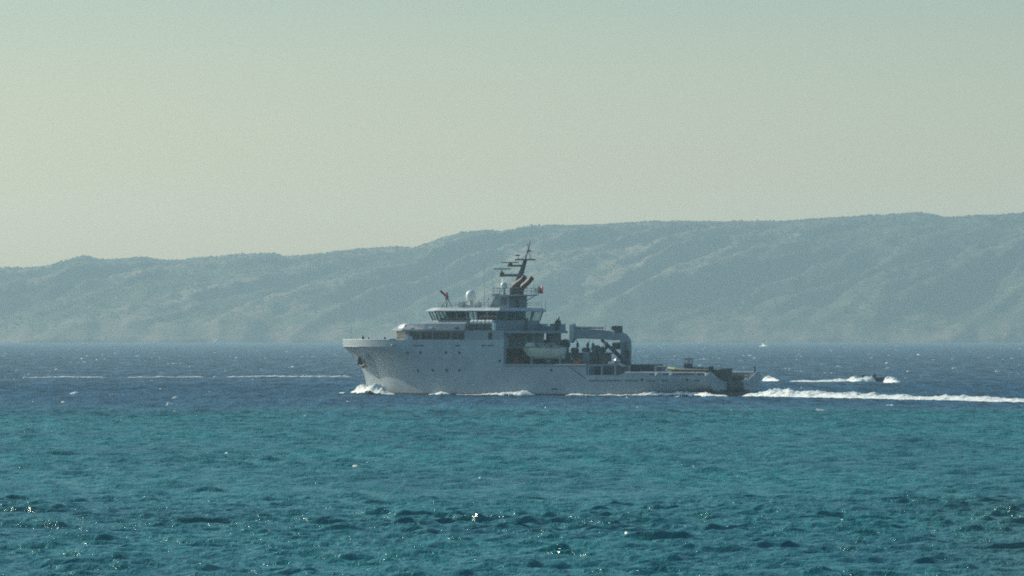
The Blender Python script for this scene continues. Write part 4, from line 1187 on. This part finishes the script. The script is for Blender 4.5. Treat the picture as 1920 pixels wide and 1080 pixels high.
# motor yacht under the far shore, left, and a smaller launch near the bow
def motor_yacht(px, py, L, H, label, rz):
    y = water_y(py); o = empty('motor_yacht', (world_x(px, y) - L / 2, y, -0.3), rz)
    tag(o, label, 'boat', 'small craft under the far shore')
    boat_hull(L, L * 0.28, H * 0.5, 'white', o)
    boat_deck(L, L * 0.28, H * 0.47, 'white', o)
    c_ = MB().plan([(L * 0.18, L * 0.1), (L * 0.68, L * 0.08), (L * 0.68, -L * 0.08), (L * 0.18, -L * 0.1)], H * 0.45, H * 0.8, [(L * 0.2, L * 0.09), (L * 0.56, L * 0.07), (L * 0.56, -L * 0.07), (L * 0.2, -L * 0.09)]).build('cabin', 'white', o)
    MB().box(L * 0.25, L * 0.54, -L * 0.098, L * 0.098, H * 0.56, H * 0.68).build('window', 'pane', c_)
    MB().box(L * 0.28, L * 0.46, -L * 0.06, L * 0.06, H * 0.8, H).build('flybridge', 'white', o)
motor_yacht(410, 643.2, 13.0, 4.6, 'white motor yacht under the far shore at left', 0.15)
motor_yacht(628, 643.0, 8.5, 2.2, 'small white launch far off just left of the bow', -0.1)

# ------------------------------------------------------------------ foam and spray
def foam_mat():
    t = NT('sea_foam'); v = t.coord()
    t.l(t.mix(t.ramp(t.noise(v, 1.5, 6, 0.75), [(0.36, 0.0), (0.52, 1.0)]), (0.34, 0.50, 0.55), (0.90, 0.89, 0.84)), t.p.inputs['Base Color'])
    t.p.inputs['Roughness'].default_value = 0.8
    t.p.inputs['Subsurface Weight'].default_value = 0.0
    t.bump(t.noise(v, 2.5, 5, 0.7), 0.8, 0.12)
    return t.m
M['foam'] = foam_mat()

def foam_strip(name, path, label, seed, ds=0.22, dw=0.22, thr=0.16, nz=1.1, gaps=0.0):
    """ragged foam ridge; path rows: (x, y, half width, height)"""
    path = np.array(path, float)
    seg = np.concatenate([[0], np.cumsum(np.hypot(np.diff(path[:, 0]), np.diff(path[:, 1])))])
    n = max(8, int(seg[-1] / ds)); d = np.linspace(0, seg[-1], n)
    cx, cy, hw, ht = (np.interp(d, seg, path[:, k]) for k in range(4))
    tx, ty = np.gradient(cx), np.gradient(cy); ln = np.hypot(tx, ty); nx_, ny_ = -ty / ln, tx / ln
    m = max(7, int(2 * hw.max() / dw)); s = np.linspace(-1, 1, m)
    X = cx[:, None] + nx_[:, None] * s[None, :] * hw[:, None]; Y = cy[:, None] + ny_[:, None] * s[None, :] * hw[:, None]
    env = np.clip(1 - s ** 2, 0, 1)[None, :] ** 0.7 * np.ones((n, 1))
    ends = np.clip(np.minimum(d, seg[-1] - d) / max(0.6, seg[-1] * 0.04), 0, 1)[:, None]
    big = fbm(X / 2.6, Y / 2.6, seed, 3); small = fbm(X * nz, Y * nz, seed + 7, 4)
    if gaps: ends = ends * np.clip((fbm(d / 7.0, d * 0, seed + 5, 3) - gaps) * 7, 0.0, 1.0)[:, None]
    f = env * ends * (0.35 + 0.9 * big) * (0.45 + 1.0 * small)
    spk = fbm(X * 1.5, Y * 1.5, seed + 3, 3)
    Z = ht[:, None] * (f * (0.78 + 0.44 * spk) * 1.12 - 0.06) + 0.08 * (vnoise(X * 6, Y * 6, seed + 4) - 0.4) * (f > 0.2)
    keep = (f[:-1, :-1] + f[1:, 1:] + f[:-1, 1:] + f[1:, :-1]) / 4 > thr
    o = grid_mesh(name, X, Y, Z + 0.06, 'foam', keep)
    link(o)
    tag(o, label, 'foam', kind='stuff')
    return o

def swl(u, v): return (SHIP_X - u * CA - v * SA, SHIP_Y + u * SA - v * CA)
def hull_path(rows):
    r = []
    for px, hw_, ht_, off in rows:
        u, v, _ = on_hull(px, 741.5); x, y = swl(u, v + off); r.append((x, y, hw_, ht_))
    return r
# bow wave: curl at the stem, dip, second crest
bx, by_ = swl(66.2, 0.3)
foam_strip('bow_wave', [(*swl(68.3, 0.7), 0.5, 0.35), (*swl(67.2, 0.8), 0.8, 0.9), (*swl(66.2, 1.0), 1.1, 1.9), (*swl(65.0, 1.8), 1.3, 2.1), (*swl(63.7, 3.0), 1.3, 1.4), (*swl(62.6, 3.8), 1.3, 1.3), (*swl(61.0, 4.8), 1.5, 2.6), (*swl(60.0, 5.4), 1.4, 2.4), (*swl(58.8, 6.0), 1.2, 1.2), (*swl(57.2, 6.4), 0.9, 0.35), (*swl(55.8, 6.9), 0.5, 0.15)],
           'white bow wave curling off the stem of the ship', 21, 0.12, 0.12, 0.14)
foam_strip('bow_spray', [(*swl(69.0, 2.6), 0.4, 0.3), (*swl(68.0, 2.9), 0.5, 0.35), (*swl(67.0, 3.1), 0.3, 0.2)], 'thin spray line ahead of the bow wave', 25, 0.12, 0.12)
foam_strip('hull_wash', hull_path([(806, 0.4, 0.3, 0.5), (830, 0.7, 0.6, 0.6), (845, 0.7, 0.85, 0.6), (860, 0.6, 0.6, 0.6), (880, 0.3, 0.25, 0.5), (915, 0.4, 0.3, 0.5), (945, 0.6, 0.5, 0.5), (985, 0.7, 0.6, 0.5), (1010, 0.3, 0.3, 0.5)]),
           'broken foam washing along the forward hull of the ship', 33, 0.15, 0.12, 0.20, 1.3, gaps=0.28)
foam_strip('hull_wash', hull_path([(1062, 0.4, 0.35, 0.6), (1080, 0.4, 0.3, 0.6), (1110, 0.2, 0.2, 0.6), (1190, 0.5, 0.35, 0.9), (1215, 0.8, 0.6, 1.0), (1260, 0.9, 0.62, 1.2), (1300, 0.9, 0.55, 1.4), (1318, 0.8, 0.5, 1.6)]) + [(*swl(-2.0, 9.6), 0.7, 0.4), (*swl(-5.5, 10.0), 0.3, 0.2)],
           'line of foam along the after hull of the ship', 39, 0.15, 0.12, 0.2, 1.6)
# wake astern
def wp(px, py): y = water_y(py); return world_x(px, y), y
foam_strip('ship_wake', [(*wp(1396, 744.5), 1.2, 0.36), (*wp(1420, 745), 2.2, 0.86), (*wp(1450, 745.3), 3.0, 1.08), (*wp(1500, 746), 3.4, 0.94), (*wp(1560, 747), 3.4, 0.76), (*wp(1640, 748.5), 3.2, 0.68), (*wp(1700, 749.5), 3.2, 0.54), (*wp(1740, 750.5), 3.4, 0.43), (*wp(1790, 751.5), 3.8, 0.58), (*wp(1830, 752), 3.8, 0.61), (*wp(1860, 753), 3.6, 0.40), (*wp(1920, 755), 3.6, 0.40), (*wp(2050, 758), 3.6, 0.36), (*wp(2200, 762), 3.0, 0.29)],
           'broad white wake trailing right from the stern of the ship', 51, 0.16, 0.16, 0.17, 0.8)
foam_strip('ship_wake', [(*wp(1400, 741.5), 1.2, 0.7), (*wp(1430, 741.5), 2.0, 0.9), (*wp(1480, 742), 2.2, 0.7), (*wp(1560, 743.5), 2.0, 0.5), (*wp(1640, 745), 1.5, 0.3)],
           'thinner far edge of the wake behind the stern of the ship', 57, 0.24, 0.22, 0.2)
foam_strip('boat_wake', [(*wp(1482, 716.5), 0.8, 0.24), (*wp(1530, 716.8), 1.4, 0.34), (*wp(1580, 717), 2.0, 0.54), (*wp(1600, 717), 2.0, 0.68), (*wp(1615, 717.3), 1.6, 1.16), (*wp(1635, 717.3), 1.5, 1.16), (*wp(1645, 717.3), 1.2, 0.48)],
           'white wake streaming left from the small motorboat', 61, 0.14, 0.14, 0.14, 0.8)
foam_strip('boat_spray', [(*wp(1654, 717.5), 0.7, 0.68), (*wp(1660, 717.5), 1.3, 1.58), (*wp(1668, 717.5), 1.4, 1.42), (*wp(1677, 717.7), 1.1, 0.83), (*wp(1684, 718), 0.5, 0.22)],
           'burst of spray at the bow of the small motorboat', 67, 0.12, 0.12, 0.10)
foam_strip('boat_wake', [(*wp(1428, 714.5), 0.6, 0.5), (*wp(1440, 714.5), 1.2, 0.9), (*wp(1452, 714.8), 0.8, 0.6), (*wp(1462, 715), 0.3, 0.2)],
           'short streak of foam just right of the ship stern', 71, 0.2, 0.2, 0.14)
fr2 = [(*wp(x, 709.0 - 1.2 * (x / 690.0)), 0.9, h * 0.6) for x, h in ((40, 0.2), (84, 0.3), (130, 0.5), (160, 0.3), (215, 0.45), (250, 0.25), (300, 0.6), (320, 0.4), (400, 0.35), (412, 0.8), (450, 0.45), (480, 0.55), (528, 0.8), (560, 0.45), (620, 0.5), (655, 0.55), (668, 0.9), (690, 0.5), (720, 0.4))]
foam_strip('foam_streak', fr2, 'long thin line of foam across the sea left of the bow', 77, 0.25, 0.16, 0.22, 0.7, gaps=0.33)

def whitecaps():
    """breaking crests scattered over the open sea"""
    r = np.random.default_rng(19)
    vs, fs = [], []
    def crest(x, y, wid, hgt, dep):
        b = sum(len(v) for v in vs)
        k = 7
        s = np.linspace(-1, 1, k)
        prof = np.clip(1 - s ** 2, 0, 1) ** 0.8 * r.uniform(0.45, 1.25, k)
        z0 = sea_height(x, y) if y < 3000 else 0.0
        a = r.normal(0, 0.25)
        px_ = x + s * wid * cos(a); py_ = y + s * wid * sin(a) + r.normal(0, dep * 0.25, k)
        rows = [np.stack([px_, py_ - dep * (0.4 + prof), np.full(k, z0 - 0.22)], 1),
                np.stack([px_ + r.normal(0, wid * .06, k), py_ - dep * 0.45 * prof, z0 + hgt * prof * r.uniform(0.4, 0.8, k)], 1),
                np.stack([px_, py_, z0 + hgt * prof], 1),
                np.stack([px_, py_ + dep * (0.3 + prof), np.full(k, z0 - 0.22)], 1)]
        vs.append(np.concatenate(rows))
        idx = np.arange(4 * k).reshape(4, k) + b
        fs.append(np.stack([idx[:-1, :-1], idx[:-1, 1:], idx[1:, 1:], idx[1:, :-1]], -1).reshape(-1, 4))
    def clear_of_ship(x, y):
        du, dv_ = -(x - SHIP_X) * CA + (y - SHIP_Y) * SA, -(x - SHIP_X) * SA - (y - SHIP_Y) * CA
        return not (-3 < du < 72 and -9 < dv_ < 9)
    def scatter(n, py0, py1, wmin, wmax, hmin, hmax, pw=1.0):
        for _ in range(n):
            py = py0 + (py1 - py0) * r.uniform() ** pw
            y = water_y(py); x = r.uniform(-0.085, 0.085) * y
            if not clear_of_ship(x, y): continue
            q = r.uniform() ** 3.5
            w_ = wmin + (wmax - wmin) * q; h_ = hmin + (hmax - hmin) * q
            if r.uniform() < 0.3:
                for _k in range(r.integers(1, 3)):
                    crest(x + r.normal(0, w_ * 2.2), y + r.normal(0, 2), w_ * 0.5, h_ * 0.6, w_ * 0.3)
            crest(x, y, w_, h_, max(0.3, w_ * 0.5))
    scatter(520, 648, 675, 0.15, 1.2, 0.05, 0.38)
    scatter(330, 672, 715, 0.10, 0.9, 0.03, 0.26)
    scatter(170, 712, 775, 0.08, 0.6, 0.02, 0.17)
    scatter(40, 775, 900, 0.05, 0.22, 0.02, 0.09)
    scatter(22, 880, 1080, 0.04, 0.13, 0.03, 0.07)
    for px, py, w_, h_ in ((140, 739, 0.9, 0.4), (165, 738.5, 0.45, 0.25), (118, 757, 0.5, 0.25), (330, 750, 0.5, 0.25), (318, 761, 0.45, 0.2), (424, 852, 0.36, 0.20), (414, 853, 0.2, 0.16), (434, 853, 0.22, 0.15), (95, 892, 0.13, 0.08), (1162, 778, 0.7, 0.18), (1110, 763, 0.5, 0.16), (1535, 771, 0.5, 0.25), (975, 793, 0.25, 0.12), (1302, 880, 0.12, 0.08)):
        y = water_y(py); crest(world_x(px, y), y, w_, h_, w_ * 0.5)
    o = raw_mesh('whitecaps', np.concatenate(vs), np.concatenate(fs), 'foam', True)
    link(o); tag(o, 'small white breaking crests scattered over the sea', 'whitecaps', kind='stuff')
whitecaps()
